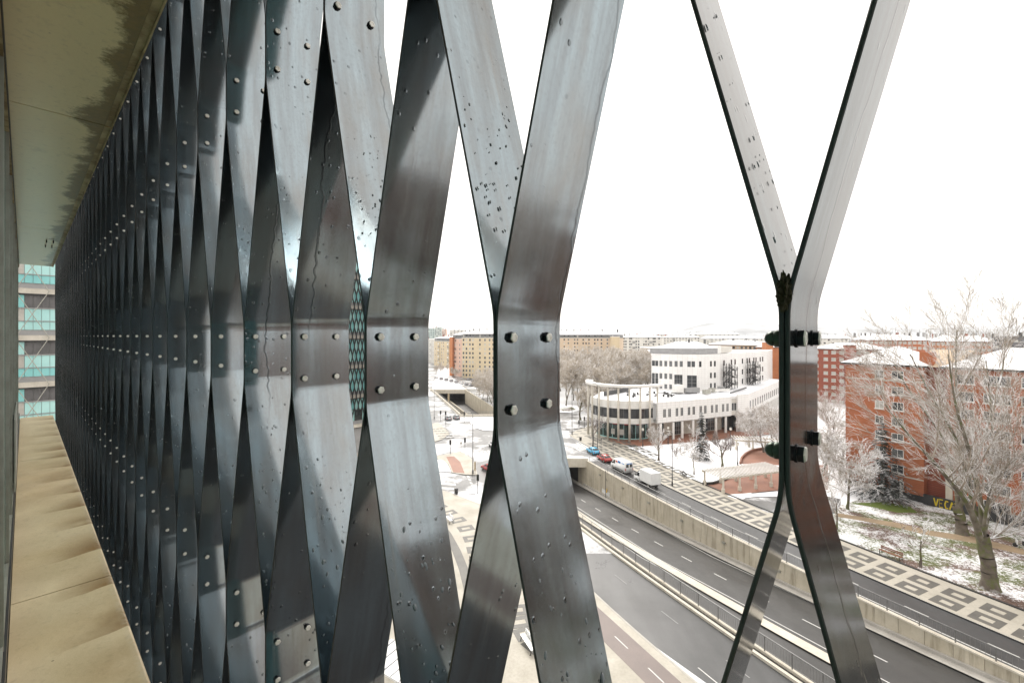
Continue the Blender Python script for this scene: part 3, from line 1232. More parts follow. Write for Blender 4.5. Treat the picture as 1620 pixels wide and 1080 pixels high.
def ring(c, tx, ty, w_, h_, t_, zh, parent):
    """flat dark stone frame, 12 mm proud; tx along the street, ty across"""
    vs = []
    for z in (zh, zh + .012):
        for a, b in ((w_, h_), (w_ - t_, h_ - t_)):
            for i, j in ((-1, -1), (1, -1), (1, 1), (-1, 1)):
                p = c + tx * (i * a / 2 if a == w_ else i * (w_ / 2 - t_)) + ty * (j * b / 2 if a == w_ else j * (h_ / 2 - t_))
                vs.append((p.x, p.y, z))
    fs = []
    for i in range(4):
        j = (i + 1) % 4
        fs += [(8 + i, 8 + j, 12 + j, 12 + i), (i, j, 8 + j, 8 + i), (4 + j, 4 + i, 12 + i, 12 + j)]
    return MB().add(vs, fs).build('paving_ring', M['pave_dark'], parent)


z = 30.0
nrow = 0
while z < 122:
    sl = math.hypot(1, wt(z + 1) - wt(z))
    tx = Vector((wt(z + .5) - wt(z - .5), 1, 0)).normalized()
    ty = Vector((tx.y, -tx.x, 0))
    rows = 2 if z < 88 else (3 if z < 100 else 4)
    for r in range(rows):
        kk = 8.0 + 3.15 * r + (.5 if rows > 2 else .15)
        zz2 = z + (1.3 if r % 2 else 0)
        if z > 116 and r < 1:
            continue
        ring(Vector((off(zz2, kk), zz2, 0)), tx, ty, 2.25, 2.05, .62, .124, SWALK)
    z += 3.02 / sl
# dark dashes of the older paving at the corner
mb = MB()
for i in range(5):
    for j in range(4):
        c = Vector((18.6 + i * 2.3 - j * .6, 122 + j * 3.4 + i * .9, 0))
        mb.box((c.x, c.y, .13), (1.5, .8, .02), -.5)
struct(mb.build('paving_marks', M['pave_dark']))

# ---- near pavement bottom left: cream slabs, bike lane, curved dark band and rings
ulx = [(z, 4.297e-3 * z * z - .83709 * z + 39.3367) for z in range(18, 66, 3)]
near_poly = [(x, z) for z, x in ulx] + [(0.3, 65.2), (-4.7, 72.9), (-11.8, 79.6), (-24, 85.5), (-75, 96), (-75, -80), (78, -80), (35, 8)]
poly('near_pavement', near_poly, .115, M['pave'])
mb = MB()
kp = [(x, z) for z, x in ulx] + [(-4.7, 72.9), (-11.8, 79.6), (-24, 85.5), (-75, 96)]
for a, b in zip(kp, kp[1:]):
    d = (Vector(b) - Vector(a)).normalized()
    n = Vector((d.y, -d.x)) * .22
    mb.prism([a, b, (b[0] - n.x, b[1] - n.y), (a[0] - n.x, a[1] - n.y)], -.02, .128)
struct(mb.build('near_kerb', M['kerb']))
band('bike_lane', lambda z: -.4845 * z + 27.95, lambda z: -.4854 * z + 30.92, -40, 48, .12, M['bike'])
mb = MB()
z = 20.0
while z < 48:
    x0 = -.4852 * z + 29.5
    mb.add([(x0 - .06, z, .125), (x0 + .06, z, .125), (x0 - .06 - .4852 * 1.6 + .12, z + 1.6, .125), (x0 - .06 - .4852 * 1.6, z + 1.6, .125)], [(0, 1, 2, 3)])
    z += 3.9
struct(mb.build('bike_marking', M['mark']))
poly('added_forecourt', [(-14, 15), (-8, 33), (4, 33.5), (11.2, 33.5), (20.6, 14), (33, -12), (63, -75), (20, -75)], .118, M['added_forecourt'])  # unseen dark sheet added to blacken reflections in the strips
# joints of the slabs, as pavers on the piece of pavement the photograph shows close
PAV = link('paved_court', None)
PAV['kind'] = 'structure'
pm = {}
for i in range(10):
    for j in range(16):
        c = Vector((-1.6 + i * .86, 17.0 + j * .86, 0)) + Vector((0, 0, 0))
        x = c.x + .30 * (c.y - 24) * -1
        if not (x < -.4845 * c.y + 27.2):
            continue
        key = random.randrange(3)
        if key not in pm:
            t = random.uniform(-.01, .01)
            pm[key] = MB().box((0, 0, 0), (.845, .845, .02 + t * .3)).mesh('paver', M['pave'])
        o = link('paver', pm[key], PAV, (x, c.y, .117 + key * .001), R(16.7))
# curved dark band and the ring row that follows it
cpx = [(690, 822), (708, 846), (722, 872), (733, 900), (741, 930), (744, 960)]
cw = [P(*p) for p in cpx]
mb = MB()
for i in range(len(cw) - 1):
    a, b = cw[i], cw[i + 1]
    d = (b - a).normalized()
    n = Vector((d.y, -d.x, 0)) * .55
    a_, b_ = a - d * .05, b + d * .05
    mb.prism([(a_ + n)[:2], (b_ + n)[:2], (b_ - n)[:2], (a_ - n)[:2]], .10, .125 + .001 * i)
struct(mb.build('dark_paving_band', M['pave_dark']))
RB = link('ring_paving', None)
RB['kind'] = 'structure'
rp = [P(695, 802), P(710.5, 812), P(724.5, 823.5), P(737, 836.5), P(746.5, 852.5), P(752.5, 870), P(757, 890), P(818, 966), P(822, 985), P(833, 1003)]
for i, c in enumerate(rp):
    a = rp[max(i - 1, 0)] if i not in (7,) else rp[i]
    b = rp[min(i + 1, len(rp) - 1)] if i != 6 else rp[i]
    d = (b - a)
    d.z = 0
    d.normalize()
    c = c.copy()
    c.z = 0
    ring(c, d, Vector((d.y, -d.x, 0)), 1.75, 2.3, .55, .12, RB)
d2 = [P(866, 1046), P(905, 1078)]
mb = MB()
a, b = d2
d = (b - a).normalized()
n = Vector((d.y, -d.x, 0)) * .5
mb.prism([(a + n - d * 3)[:2], (b + n + d * 3)[:2], (b - n + d * 3)[:2], (a - n - d * 3)[:2]], .10, .127)
struct(mb.build('dark_paving_band', M['pave_dark']))

# zebra crossings and islands of the junction
def zebra(px, name='zebra_crossing', zh=.004):
    mb = MB()
    for quad in px:
        mb.add([(*P(x, y)[:2], zh) for x, y in quad], [(0, 1, 2, 3)])
    return struct(mb.build(name, M['mark']))


zebra([[(672, 747 + i * 7.2), (716 + i * 2.2, 750.5 + i * 7.0), (717 + i * 2.4, 753.5 + i * 7.0), (672, 750.2 + i * 7.2)] for i in range(4)])
zebra([[(753 + i * 5.6, 716 - i * 1.2), (756.5 + i * 5.6, 715.3 - i * 1.2), (766 + i * 5.6, 722.5 - i * 1.2), (762 + i * 5.6, 723.5 - i * 1.2)] for i in range(7)])
zebra([[(738 + i * 2.3, 752 + i * 5), (742 + i * 2.3, 752.6 + i * 5), (743.6 + i * 2.3, 755.4 + i * 5), (739.6 + i * 2.3, 754.8 + i * 5)] for i in range(5)])
zebra([[(902 + i * 4.6, 704 - i * 1.6), (905 + i * 4.6, 703.2 - i * 1.6), (921 + i * 4.6, 712.5 - i * 1.4), (917 + i * 4.4, 713.5 - i * 1.4)] for i in range(4)])
isl = [P(x, y)[:2] for x, y in ((690, 722), (712, 718), (728, 714), (738, 720), (748, 727), (752, 740), (756, 752), (735, 751), (715, 748), (709, 735), (700, 728), (690, 726))]
poly('traffic_island', isl, .11, M['pave'])
poly('island_paving', [P(x, y)[:2] for x, y in ((706, 723), (718, 722), (728, 731), (735, 749), (717, 747.5), (712, 735))], .118, M['pave_red'])
poly('snowy_corner', [P(x, y)[:2] for x, y in ((686, 727), (700, 727.5), (708, 735), (714, 747), (672, 745), (672, 727))], .105, M['snow'])
poly('traffic_island', [P(x, y)[:2] for x, y in ((680, 672), (692, 668), (704, 678), (712, 686), (700, 695), (684, 700), (660, 704), (660, 672))], .11, M['pave'])
mb = MB()
for i in range(4):
    for j in range(5):
        c = P(686 + i * 6 + j * 3.0, 679 + j * 3.6 - i * .3)
        mb.box((c.x, c.y, .12), (.9, 1.0, .02), .3)
struct(mb.build('paving_marks', M['pave_dark']))
poly('traffic_island', [P(x, y)[:2] for x, y in ((740, 661), (790, 659.5), (840, 660), (840, 682), (786, 682), (765, 681), (752, 677), (745, 670))], .11, M['snow'])
poly('traffic_island', [P(x, y)[:2] for x, y in ((880, 652), (905, 653), (915, 650), (918, 646), (912, 641), (895, 640), (870, 641))], .11, M['snow'])
poly('grass_patch', [P(x, y)[:2] for x, y in ((884, 651), (903, 650.5), (911, 648), (905, 644), (888, 644))], .125, M['lawn'])
# snow bank bar along the front of the far cut and the far deck
poly('snow_bank', [P(x, y)[:2] for x, y in ((684, 605), (730, 608), (734, 616.5), (684, 616))], .12, M['snow'])

# ---- far underpass mouth beyond the junction
FU = thing('underpass', 'concrete underpass mouth with railings beyond the road junction', 'underpass')
MB().prism([(FT[1].x, FT[1].y), (FT[2].x, FT[2].y), (FT[2].x + .6, FT[2].y), (FT[1].x + .6, FT[1].y)], -7, .5).build('wall', M['conc'], FU)
MB().prism([(FT[0].x, FT[0].y), (FT[3].x, FT[3].y), (FT[3].x - .6, FT[3].y), (FT[0].x - .6, FT[0].y)], -7, .9).build('wall', M['conc_lt'], FU)
MB().prism([(FT[0].x - .6, FT[0].y), (FT[1].x + .6, FT[1].y), (FT[1].x + .6, FT[1].y - .6), (FT[0].x - .6, FT[0].y - .6)], -7, .7).build('wall', M['conc_lt'], FU)
MB().span((-42, 226, -1.5), (-23.2, 229, .5)).build('lintel', M['conc_lt'], FU)
MB().span((-32.9, 226.2, -7), (-32.0, 227.0, -1.5)).build('pier', M['yellow'], FU)
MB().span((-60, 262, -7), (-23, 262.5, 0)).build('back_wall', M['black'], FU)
poly('lower_road', [(-2.5, 152), (-18.4, 152), (-58, 262), (-23.5, 262), (-23.5, 226)], -6.3, M['road_low'])
MB().prism([(-13.0, 168), (-32.2, 226), (-31.7, 226), (-12.4, 168)], -6.3, -5.0).build('barrier', M['conc'], FU)
MB().span((-62, 229.01, -.6), (-23.2, 262, -.05)).build('deck', M['conc'], FU)
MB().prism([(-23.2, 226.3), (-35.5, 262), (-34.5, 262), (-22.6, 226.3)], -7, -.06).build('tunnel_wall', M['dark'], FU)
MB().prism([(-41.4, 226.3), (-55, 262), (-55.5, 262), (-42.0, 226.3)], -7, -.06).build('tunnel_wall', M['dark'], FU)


def rail_line(a, b, hgt, parent, n, m):
    a, b = Vector(a), Vector(b)
    for h in (hgt, hgt * .5):
        MB().tube(a + Vector((0, 0, h)), b + Vector((0, 0, h)), .05, n=5).build('rail', m, parent)
    for i in range(n + 1):
        p = a.lerp(b, i / n)
        MB().tube(p, p + Vector((0, 0, hgt)), .045, n=5).build('post', m, parent)


rail_line((-18.0, 153.7, .7), (-2.2, 153.7, .7), 1.0, FU, 6, M['rail'])
rail_line((-18.1, 154.0, .9), (-41.0, 226.0, .9), 1.0, FU, 20, M['rail'])
rail_line((-2.2, 154.0, .5), (-23.7, 226.0, .5), 1.0, FU, 20, M['dark'])
# portal of the near cut (hidden behind the broad strip from the photograph's place)
UP = thing('underpass', 'mouth of the near sunken road under the junction beside the curved pavement', 'underpass')
MB().prism([(off(ZP, -TR - .4), ZP), (off(ZP, .4), ZP), (off(ZP, .4) - 1.0, ZP + 2.5), (off(ZP, -TR - .4) - 1, ZP + 2.5)], -1.4, .55).build('lintel', M['conc_lt'], UP)
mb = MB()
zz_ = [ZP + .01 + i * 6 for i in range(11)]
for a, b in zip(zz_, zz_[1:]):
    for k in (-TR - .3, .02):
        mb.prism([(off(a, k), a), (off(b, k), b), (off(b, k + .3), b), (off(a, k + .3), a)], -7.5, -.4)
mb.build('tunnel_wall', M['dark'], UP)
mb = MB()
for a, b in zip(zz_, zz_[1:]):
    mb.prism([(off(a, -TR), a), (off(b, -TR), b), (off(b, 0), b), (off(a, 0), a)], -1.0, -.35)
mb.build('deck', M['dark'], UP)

# ---- snow square, brick paving, lawn on the right
sq = [P(x, y)[:2] for x, y in ((993, 709), (1017, 706), (1080, 701), (1160, 694), (1178, 694), (1215, 706), (1240, 716))]
sq += [P(x, y)[:2] for x, y in ((1235, 745),)] + [(su(z) + .05, z) for z in (75, 80, 86, 92, 98, 103, 108)]
poly('snow_square', sq, .125, M['snow'])
poly('brick_paving', [(25.5, 124), (26, 117), (29, 113.5), (33, 111.5), (38, 113), (52, 117.5), (66, 123), (75, 126), (84, 132), (84, 141), (66, 135), (40, 134)], .122, M['pave_red'])
# sunken brick square with the curved wall beyond the pergola
poly('brick_square', [P(x, y)[:2] for x, y in ((1112, 767), (1140, 762), (1160, 755), (1190, 750), (1240, 742), (1310, 735), (1310, 775), (1240, 775), (1180, 781), (1150, 783))], .128, M['pave_red'])
poly('snow_bank', [P(x, y)[:2] for x, y in ((1150, 785), (1180, 782.5), (1240, 777), (1310, 777), (1310, 785), (1200, 786), (1165, 790))], .131, M['snow'])
poly('wet_path', [P(x, y)[:2] for x, y in ((1168, 791), (1200, 787.5), (1310, 786), (1330, 790), (1330, 812), (1280, 815), (1215, 812))], .129, M['road_pale'])
poly('brick_square', [P(x, y)[:2] for x, y in ((1171, 734), (1175, 724), (1185, 717), (1200, 712), (1225, 709), (1260, 709), (1260, 736), (1200, 737))], .129, M['pave_red'])
lawn = [(su(z) + .25, z) for z in (-80, 20, 26, 32, 38, 44, 50, 56, 62, 65.5)] + [P(x, y)[:2] for x, y in ((1322, 812), (1330, 800), (1362, 790), (1400, 790), (1500, 806), (1640, 846), (2200, 960))] + [(150, -80)]
poly('lawn', lawn, .13, M['lawn'])
poly('dirt_trail', [P(x, y)[:2] for x, y in ((1322, 818), (1360, 824), (1420, 836), (1470, 848), (1540, 860), (1640, 884), (1700, 896), (1700, 884), (1620, 870), (1540, 850), (1470, 840), (1420, 828), (1360, 818), (1322, 812))], .142, M['trail'])
mb = MB()
zz_ = [14 + 3 * i for i in range(25)]
for a, b in zip(zz_, zz_[1:]):
    mb.prism([(su(a), a), (su(b), b), (su(b) + .28, b), (su(a) + .28, a)], 0, .24)
struct(mb.build('lawn_kerb', M['dark']))
poly('courtyard', [P(x, y)[:2] for x, y in ((1296, 700), (1345, 690), (1362, 760), (1380, 786), (1330, 800), (1300, 800))], .115, M['snow'])
poly('grass_patch', [P(x, y)[:2] for x, y in ((1345, 797), (1400, 795), (1440, 803), (1452, 812), (1420, 812), (1380, 803))], .147, mat('wet_grass', (.085, .13, .012), (.12, .16, .02), .6, .8, grain=.4, bump=.5))
# hills on the horizon
def hills(name, xs, depth, prof, seed):
    mb = MB()
    n = 160
    vs = []
    rows = 7
    for j in range(rows):
        for i in range(n + 1):
            t = i / n
            x = xs[0] + (xs[1] - xs[0]) * t
            hh = 0
            for c, wd, a in prof:
                hh += a * math.exp(-((t - c) / wd) ** 2)
            f = math.sin(math.pi * .5 * j / (rows - 1))
            nz = noise.fractal(Vector((t * 14, j * .5, seed)), 1.0, 2.0, 5)
            vs.append((x, depth + j * 160, -5 + hh * f * (1 + .22 * nz)))
    fs = [(j * (n + 1) + i, j * (n + 1) + i + 1, (j + 1) * (n + 1) + i + 1, (j + 1) * (n + 1) + i) for j in range(rows - 1) for i in range(n)]
    mb.add(vs, fs)
    return struct(mb.build(name, M['hill'], None, True))


hills('hills', (-3500, 6500), 3600, ((.56, .05, 108), (.63, .07, 92), (.75, .12, 100), (.92, .1, 120), (.3, .15, 60)), 3)
# ------------------------------------------------------------------ buildings
WINC = {}


def win_mesh(w_, h_, style):
    """window frame (recess shown as a raised surround) and pane, x centred, z from 0, y = 0 at the wall face, minus y towards the street"""
    key = (round(w_, 2), round(h_, 2), style)
    if key in WINC:
        return WINC[key]
    fr = MB()
    t = .09 if style in ('white', 'sill') else .06
    for x0, x1, z0, z1 in ((-w_ / 2, w_ / 2, 0, t), (-w_ / 2, w_ / 2, h_ - t, h_), (-w_ / 2, -w_ / 2 + t, t, h_ - t), (w_ / 2 - t, w_ / 2, t, h_ - t)):
        fr.span((x0, -.07, z0), (x1, .01, z1))
    nm = 1 if w_ > 1.0 else 0
    if style == 'tall':
        nm = max(1, int(w_ / .8)) - 1
        for i in range(1, int(h_ / 1.15)):
            fr.span((-w_ / 2 + t, -.055, i * 1.15), (w_ / 2 - t, .0, i * 1.15 + .06))
    for i in range(nm):
        x = -w_ / 2 + w_ * (i + 1) / (nm + 1)
        fr.span((x - .035, -.06, t), (x + .035, .0, h_ - t))
    pn = MB().span((-w_ / 2 + t * .5, -.03, t * .5), (w_ / 2 - t * .5, .005, h_ - t * .5))
    fm = {'white': 'white', 'sill': 'white', 'dark': 'dark', 'tall': 'grey_band', 'grey': 'grey_band'}[style]
    f = fr.mesh('frame', M[fm])
    panes = [pn.mesh('window', M[k]) for k in ('glass', 'glass', 'glass_pale', 'curtain')]
    si = None
    if style == 'sill':
        si = MB().span((-w_ / 2 - .12, -.16, -.14), (w_ / 2 + .12, .01, -.02)).mesh('sill', M['white'])
    WINC[key] = (f, panes, si)
    return WINC[key]


def window(parent, base, ang, u, h, w_, h_, style='white', pick=None):
    f, panes, si = win_mesh(w_, h_, style)
    d = Vector((math.cos(ang), math.sin(ang), 0))
    p = Vector(base) + d * u
    pane = panes[pick if pick is not None else random.choice((0, 0, 0, 1, 1, 2, 2, 3))]
    o = link('window', pane, parent, (p.x, p.y, h), ang)
    link('frame', f, o)
    if si:
        link('sill', si, o)
    return o


def wall_part(parent, A, B, h0, h1, th, m, name='wall', proud=0.0):
    A, B = Vector((A[0], A[1], 0)), Vector((B[0], B[1], 0))
    d = B - A
    L = d.length
    a = math.atan2(d.y, d.x)
    o = MB().span((0, -proud, h0), (L, th, h1)).build(name, m, parent)
    o.location = A
    o.rotation_euler.z = a
    return o, a, L


FARW = {}


def far_block(name, label, A, B, depth, H, wall, rows, cols, ws, group=None, attic=None, roof='hip', rh=2.6, snowroof='snow', pane=None, chimneys=3, storey=2.9, over=.5, extra=None, seed=0, balc=()):
    """apartment block: A, B = ends of the street facade (left, right seen from the street); every window a part"""
    rg = random.Random(seed + int(A[0] * 10))
    A, B = Vector((A[0], A[1], 0)), Vector((B[0], B[1], 0))
    d = B - A
    L = d.length
    t = thing(name, label, 'building', A, math.atan2(d.y, d.x), group)
    MB().span((0, 0, -.5), (L, depth, H)).build('wall', wall, t)
    zt = H
    if attic:
        MB().span((.25, .35, H), (L - .25, depth - .35, H + 2.7)).build('attic', M['attic'], t)
        zt = H + 2.7
        MB().span((-.15, -.15, H - .15), (L + .15, .34, H + .06)).build('cornice', M['white'], t)
    e = over
    if roof == 'hip':
        k = min(depth / 2, L / 2) * .9
        vs = [(-e, -e, zt), (L + e, -e, zt), (L + e, depth + e, zt), (-e, depth + e, zt), (k, depth / 2, zt + rh), (L - k, depth / 2, zt + rh)]
        fs = [(0, 1, 5, 4), (1, 2, 5), (2, 3, 4, 5), (3, 0, 4), (3, 2, 1, 0)]
        MB().add(vs, fs).build('roof', M[snowroof], t)
        MB().span((-e - .02, -e - .02, zt - .30), (L + e + .02, depth + e + .02, zt - .01)).build('eaves', M['dark'], t)
        rz = zt + rh * .6
    else:
        MB().span((.3, .3, zt), (L - .3, depth - .3, zt + .25)).build('roof', M[snowroof], t)
        mb = MB()
        mb.span((0, 0, zt), (L, .28, zt + .55)).span((0, depth - .28, zt), (L, depth, zt + .55)).span((0, .29, zt), (.28, depth - .29, zt + .55)).span((L - .28, .29, zt), (L, depth - .29, zt + .55))
        mb.build('parapet', wall, t)
        rz = zt + .2
    for i in range(chimneys):
        x = L * (i + .5 + rg.uniform(-.25, .25)) / max(chimneys, 1)
        mb = MB().box((x, depth * rg.uniform(.35, .65), rz + .9), (rg.uniform(.5, 1.3), .7, 2.4))
        mb.build('chimney', M[rg.choice(('attic', 'brick_d', 'dark', 'grey_band'))], t)
        if rg.random() < .7:
            x2 = x + rg.uniform(-3, 3)
            mb = MB().tube((x2, depth * .5, rz), (x2, depth * .5, rz + rg.uniform(2.5, 4.5)), .06, n=4)
            mb.box((x2, depth * .5, rz + 2.4), (1.0, .05, .05)).box((x2, depth * .5, rz + 1.9), (.7, .05, .05))
            mb.build('aerial', M['dark'], t)
    key = (ws, pane)
    if key not in FARW:
        ms = []
        for pn in ((pane,) if pane else ('glass', 'glass', 'glass_pale', 'curtain')):
            mb = MB()
            mb.span((-ws[0] / 2, -.05, 0), (ws[0] / 2, .02, ws[1]), 0)
            mb.span((-ws[0] / 2 - .08, -.12, -.12), (ws[0] / 2 + .08, .02, -.01), 1)
            ms.append(mb.mesh('window', [M[pn], M['white']]))
        FARW[key] = ms
    n = 0
    for r in range(rows):
        h = H - 2.15 - r * storey
        for c in cols:
            n += 1
            if n > 290:
                break
            link('window', rg.choice(FARW[key]), t, (c * L, 0, h))
    if attic:
        for c in cols:
            link('window', rg.choice(FARW[key]), t, (c * L, .34, H + .75))
    for c in balc:
        for r in range(rows):
            h = H - 2.6 - r * storey
            MB().span((c * L - 1.4, -1.1, h - .15), (c * L + 1.4, -.01, h)).span((c * L - 1.4, -1.1, h), (c * L + 1.4, -1.04, h + 1.0)).build('balcony', M['rail'] if r % 2 else M['white'], t)
    return t


def cols(n, a=.05, b=.95):
    return [a + (b - a) * i / (n - 1) for i in range(n)]


# --- the avenue at the left
far_block('apartment_block', 'cream apartment block with dark slate attic along the avenue beyond the underpass', at(731, 296), at(812, 282), 16, 26.6, M['yellow'], 9,
          [.03, .09, .16, .22, .36, .46, .55, .62, .70, .78, .87, .94], (1.1, 1.45), 'apartment blocks on the avenue', attic=True, rh=2.4, chimneys=6)
far_block('apartment_block', 'narrow salmon apartment block with red end wall beside the cream block', at(716, 314), at(731.3, 301), 15, 26.0, M['pink'], 8, [.2, .34, .75], (1.2, 1.4), 'apartment blocks on the avenue', attic=True, rh=2.2, chimneys=2)
t = thing('brick_tower', 'red brick end tower of the avenue blocks beside the salmon facade', 'building', at(711, 311), -.5)
MB().span((0, 0, -.5), (2.6, 10, 27.0)).build('wall', M['brick_o'], t)
MB().span((-.2, -.2, 27.0), (2.8, 10.2, 27.3)).build('roof', M['snow'], t)
far_block('apartment_block', 'pale yellow block with grey attic and balconies far along the avenue', at(687, 420), at(711.5, 385), 16, 23.0, M['yellow'], 7, [.1, .25, .5, .62, .85], (1.3, 1.5), 'apartment blocks on the avenue', attic=True, rh=1.8, chimneys=3, balc=(.35, .95))
far_block('apartment_block', 'white end block with stacked balconies at the far left of the avenue', at(662, 520), at(688, 440), 18, 24.0, M['palewall'], 7, [.15, .3, .5, .7, .9], (1.6, 1.5), 'apartment blocks on the avenue', roof='flat', chimneys=2, balc=(.8,))
for x0, x1, dp, H_, m, lb in ((674, 687, 760, 40, 'far_teal', 'leftmost distant grey green tower block above the avenue'), (687.5, 698, 740, 41.5, 'far_teal', 'taller distant grey green tower block above the avenue'),
                              (699, 705, 720, 38, 'pink', 'slim distant pink tower block above the avenue'), (711, 733, 640, 36, 'palewall', 'wide distant grey block behind the avenue roofs')):
    A, B = at(x0, dp), at(x1, dp)
    far_block('tower_block', lb, A, B, 16, H_, M[m], 6, cols(4, .12, .88), (1.8, 1.5), 'distant tower blocks', roof='flat', chimneys=2, storey=3.2)
# --- middle distance behind the wood
far_block('apartment_block', 'tan apartment block with dark attic and snowy roof behind the wood', at(866, 372), at(979, 345), 16, 26.2, M['tan'], 8, [.02, .06, .12, .17, .25, .31, .40, .44, .52, .56, .60, .68, .72, .77, .85, .92], (1.2, 1.4), 'apartment blocks behind the wood', attic=True, rh=3.6, chimneys=10)
t = thing('stair_tower', 'plain ochre end wall of the tan apartment block behind the wood', 'building', at(968, 342), 0)
MB().span((0, 0, 0), (6, 9, 27.2)).build('wall', M['yellow'], t)
MB().span((-.2, -.2, 27.2), (6.2, 9, 27.6)).build('roof', M['snow'], t)
far_block('apartment_block', 'white apartment block with dark balcony columns behind the wood', at(984, 452), at(1048, 440), 16, 26.5, M['palewall'], 8, [.05, .1, .2, .24, .36, .42, .55, .6, .66, .78, .82, .92], (1.4, 1.6), 'apartment blocks behind the wood', roof='hip', rh=2.4, chimneys=7, balc=(.3, .72))
far_block('apartment_block', 'grey apartment block right of the white balcony block', at(1049, 540), at(1108, 530), 16, 26.0, M['palewall'], 8, cols(12), (1.3, 1.5), 'apartment blocks behind the wood', rh=2.8, chimneys=6, balc=(.4,))
far_block('apartment_block', 'long low pale block under the snowy hill', at(1108, 640), at(1232, 600), 18, 24.0, M['palewall'], 3, cols(18), (1.6, 1.5), 'apartment blocks behind the wood', rh=4.0, chimneys=9)
far_block('apartment_block', 'far pale block with many aerials on the skyline', at(1010, 700), at(1090, 690), 18, 30.0, M['palewall'], 3, cols(12), (1.6, 1.5), 'apartment blocks behind the wood', rh=3.0, chimneys=8)
far_block('apartment_block', 'distant grey block on the skyline left of the hill', at(1090, 820), at(1170, 800), 18, 31.0, M['palewall'], 3, cols(12), (1.8, 1.5), 'apartment blocks behind the wood', rh=3.0, chimneys=8)
# --- red and orange blocks behind the white office building
far_block('brick_block', 'low red brick block with snowy roof behind the white office building', at(1047, 236), at(1122, 226), 15, 22.4, M['brick_d'], 7, cols(9), (1.3, 1.3), 'brick blocks', rh=2.6, chimneys=3)
far_block('brick_block', 'long tan block with snowy roof between the red and orange blocks', at(1121, 250), at(1198, 226), 15, 23.2, M['tan'], 5, cols(12), (1.3, 1.3), 'brick blocks', rh=2.4, chimneys=4)
far_block('brick_block', 'orange brick block with white windows just left of the Y joint post', at(1196, 216), at(1292, 202), 14, 22.6, M['brick_o'], 8, [.05, .13, .20, .43, .55, .66, .78, .9], (1.7, 1.4), 'brick blocks', rh=2.2, chimneys=3, pane='curtain')
t = thing('stair_tower', 'tall plain orange stair tower on the orange brick block', 'building', at(1211.5, 203.5), -.2)
MB().span((0, -.4, 0), (3.0, 5, 24.9)).build('wall', M['brick_o'], t)
MB().span((-.1, -.5, 24.9), (3.1, 5, 25.2)).build('roof', M['snow'], t)
far_block('brick_block', 'dark red brick block with square chimney tower right of the Y joint', at(1288, 190), at(1388, 172), 13, 22.6, M['brick_d'], 8, [.04, .2, .33, .46, .72, .85, .95], (1.6, 1.3), 'brick blocks', rh=2.4, chimneys=1, pane='curtain')
t = thing('stair_tower', 'square red brick tower rising through the snowy eaves of the dark red block', 'building', at(1337.5, 179), -.45)
MB().span((0, -.6, 0), (3.4, 4, 24.0)).build('wall', M['brick_d'], t)
MB().span((-.1, -.7, 24.0), (3.5, 4, 24.3)).build('roof', M['dark'], t)
far_block('brick_block', 'long brick row with wide snowy roof on the right skyline', at(1345, 262), at(1470, 240), 17, 25.6, M['brick'], 3, cols(16), (1.4, 1.4), 'brick blocks', rh=3.4, chimneys=12, pane='curtain')
far_block('brick_block', 'second brick row with chimney stacks further right on the skyline', at(1464, 244), at(1580, 226), 17, 25.0, M['brick_o'], 3, cols(14), (1.4, 1.4), 'brick blocks', rh=3.4, chimneys=14, pane='curtain')
far_block('brick_block', 'flat dark brown block at the right end of the skyline', at(1570, 214), at(1720, 190), 14, 27.3, M['louvre'], 3, cols(14), (2.2, 1.0), 'brick blocks', roof='flat', chimneys=2)
far_block('apartment_block', 'pale distant block behind the dark red tower', at(1268, 420), at(1350, 400), 15, 25.5, M['palewall'], 2, cols(12), (1.6, 1.5), 'apartment blocks behind the wood', rh=3.5, chimneys=5)

# --- unseen blocks added right of the view as dark reflections for the steel
for i, (ax, ay, bx, by, H_, m) in enumerate(((108, 6, 126, -26, 23.5, 'brown'), (130, -34, 150, -70, 24.5, 'brick_d'), (150, 70, 178, 22, 26, 'brown'), (184, 12, 208, -30, 25, 'tan'), (150, 128, 168, 84, 25, 'brown'))):
    far_block('brick_block', ('brown', 'red', 'second brown', 'tan', 'third brown')[i] + ' apartment block added out of view past the right end of the brick apartments', (ax, ay), (bx, by), 13, H_, M[m], 8, cols(12), (1.6, 1.4), 'blocks added out of view for the steel to reflect', rh=3, chimneys=3)
# --- the brick apartments at the right
BA, BB = Vector((63.4, 84.1, 0)), Vector((102.0, 16.4, 0))
BR = thing('brick_apartments', 'long red brick apartment building with snowy roof behind the big plane trees', 'building')
d = (BB - BA).normalized()
bang = math.atan2(d.y, d.x)
nin = Vector((-d.y, d.x, 0))
LB = (BB - BA).length
HB = 23.0
u1, u2 = 11.4, 14.2


def ba(u, v):
    p = BA + d * u + nin * v
    return (p.x, p.y)


wall_part(BR, ba(0, 0), ba(u1, 0), 0, HB, 12.5, M['brick'])
wall_part(BR, ba(u1 + .01, 1.6), ba(u2, 1.6), 0, HB - .3, 11, M['brick_d'])
wall_part(BR, ba(u2 + .01, 0), ba(LB, 0), 0, HB, 12.5, M['brick'])
wall_part(BR, ba(u2 + .005, -.35), ba(u2 + .8, -.35), .3, 9, .34, M['conc_lt'], 'pier')
wall_part(BR, ba(-.1, -.06), ba(LB, -.06), -.1, 1.05, .06, M['dark'], 'plinth')
for h in (3.6, 20.0):
    wall_part(BR, ba(0, -.05), ba(u1, -.05), h, h + .22, .049, M['cream'], 'band_course')


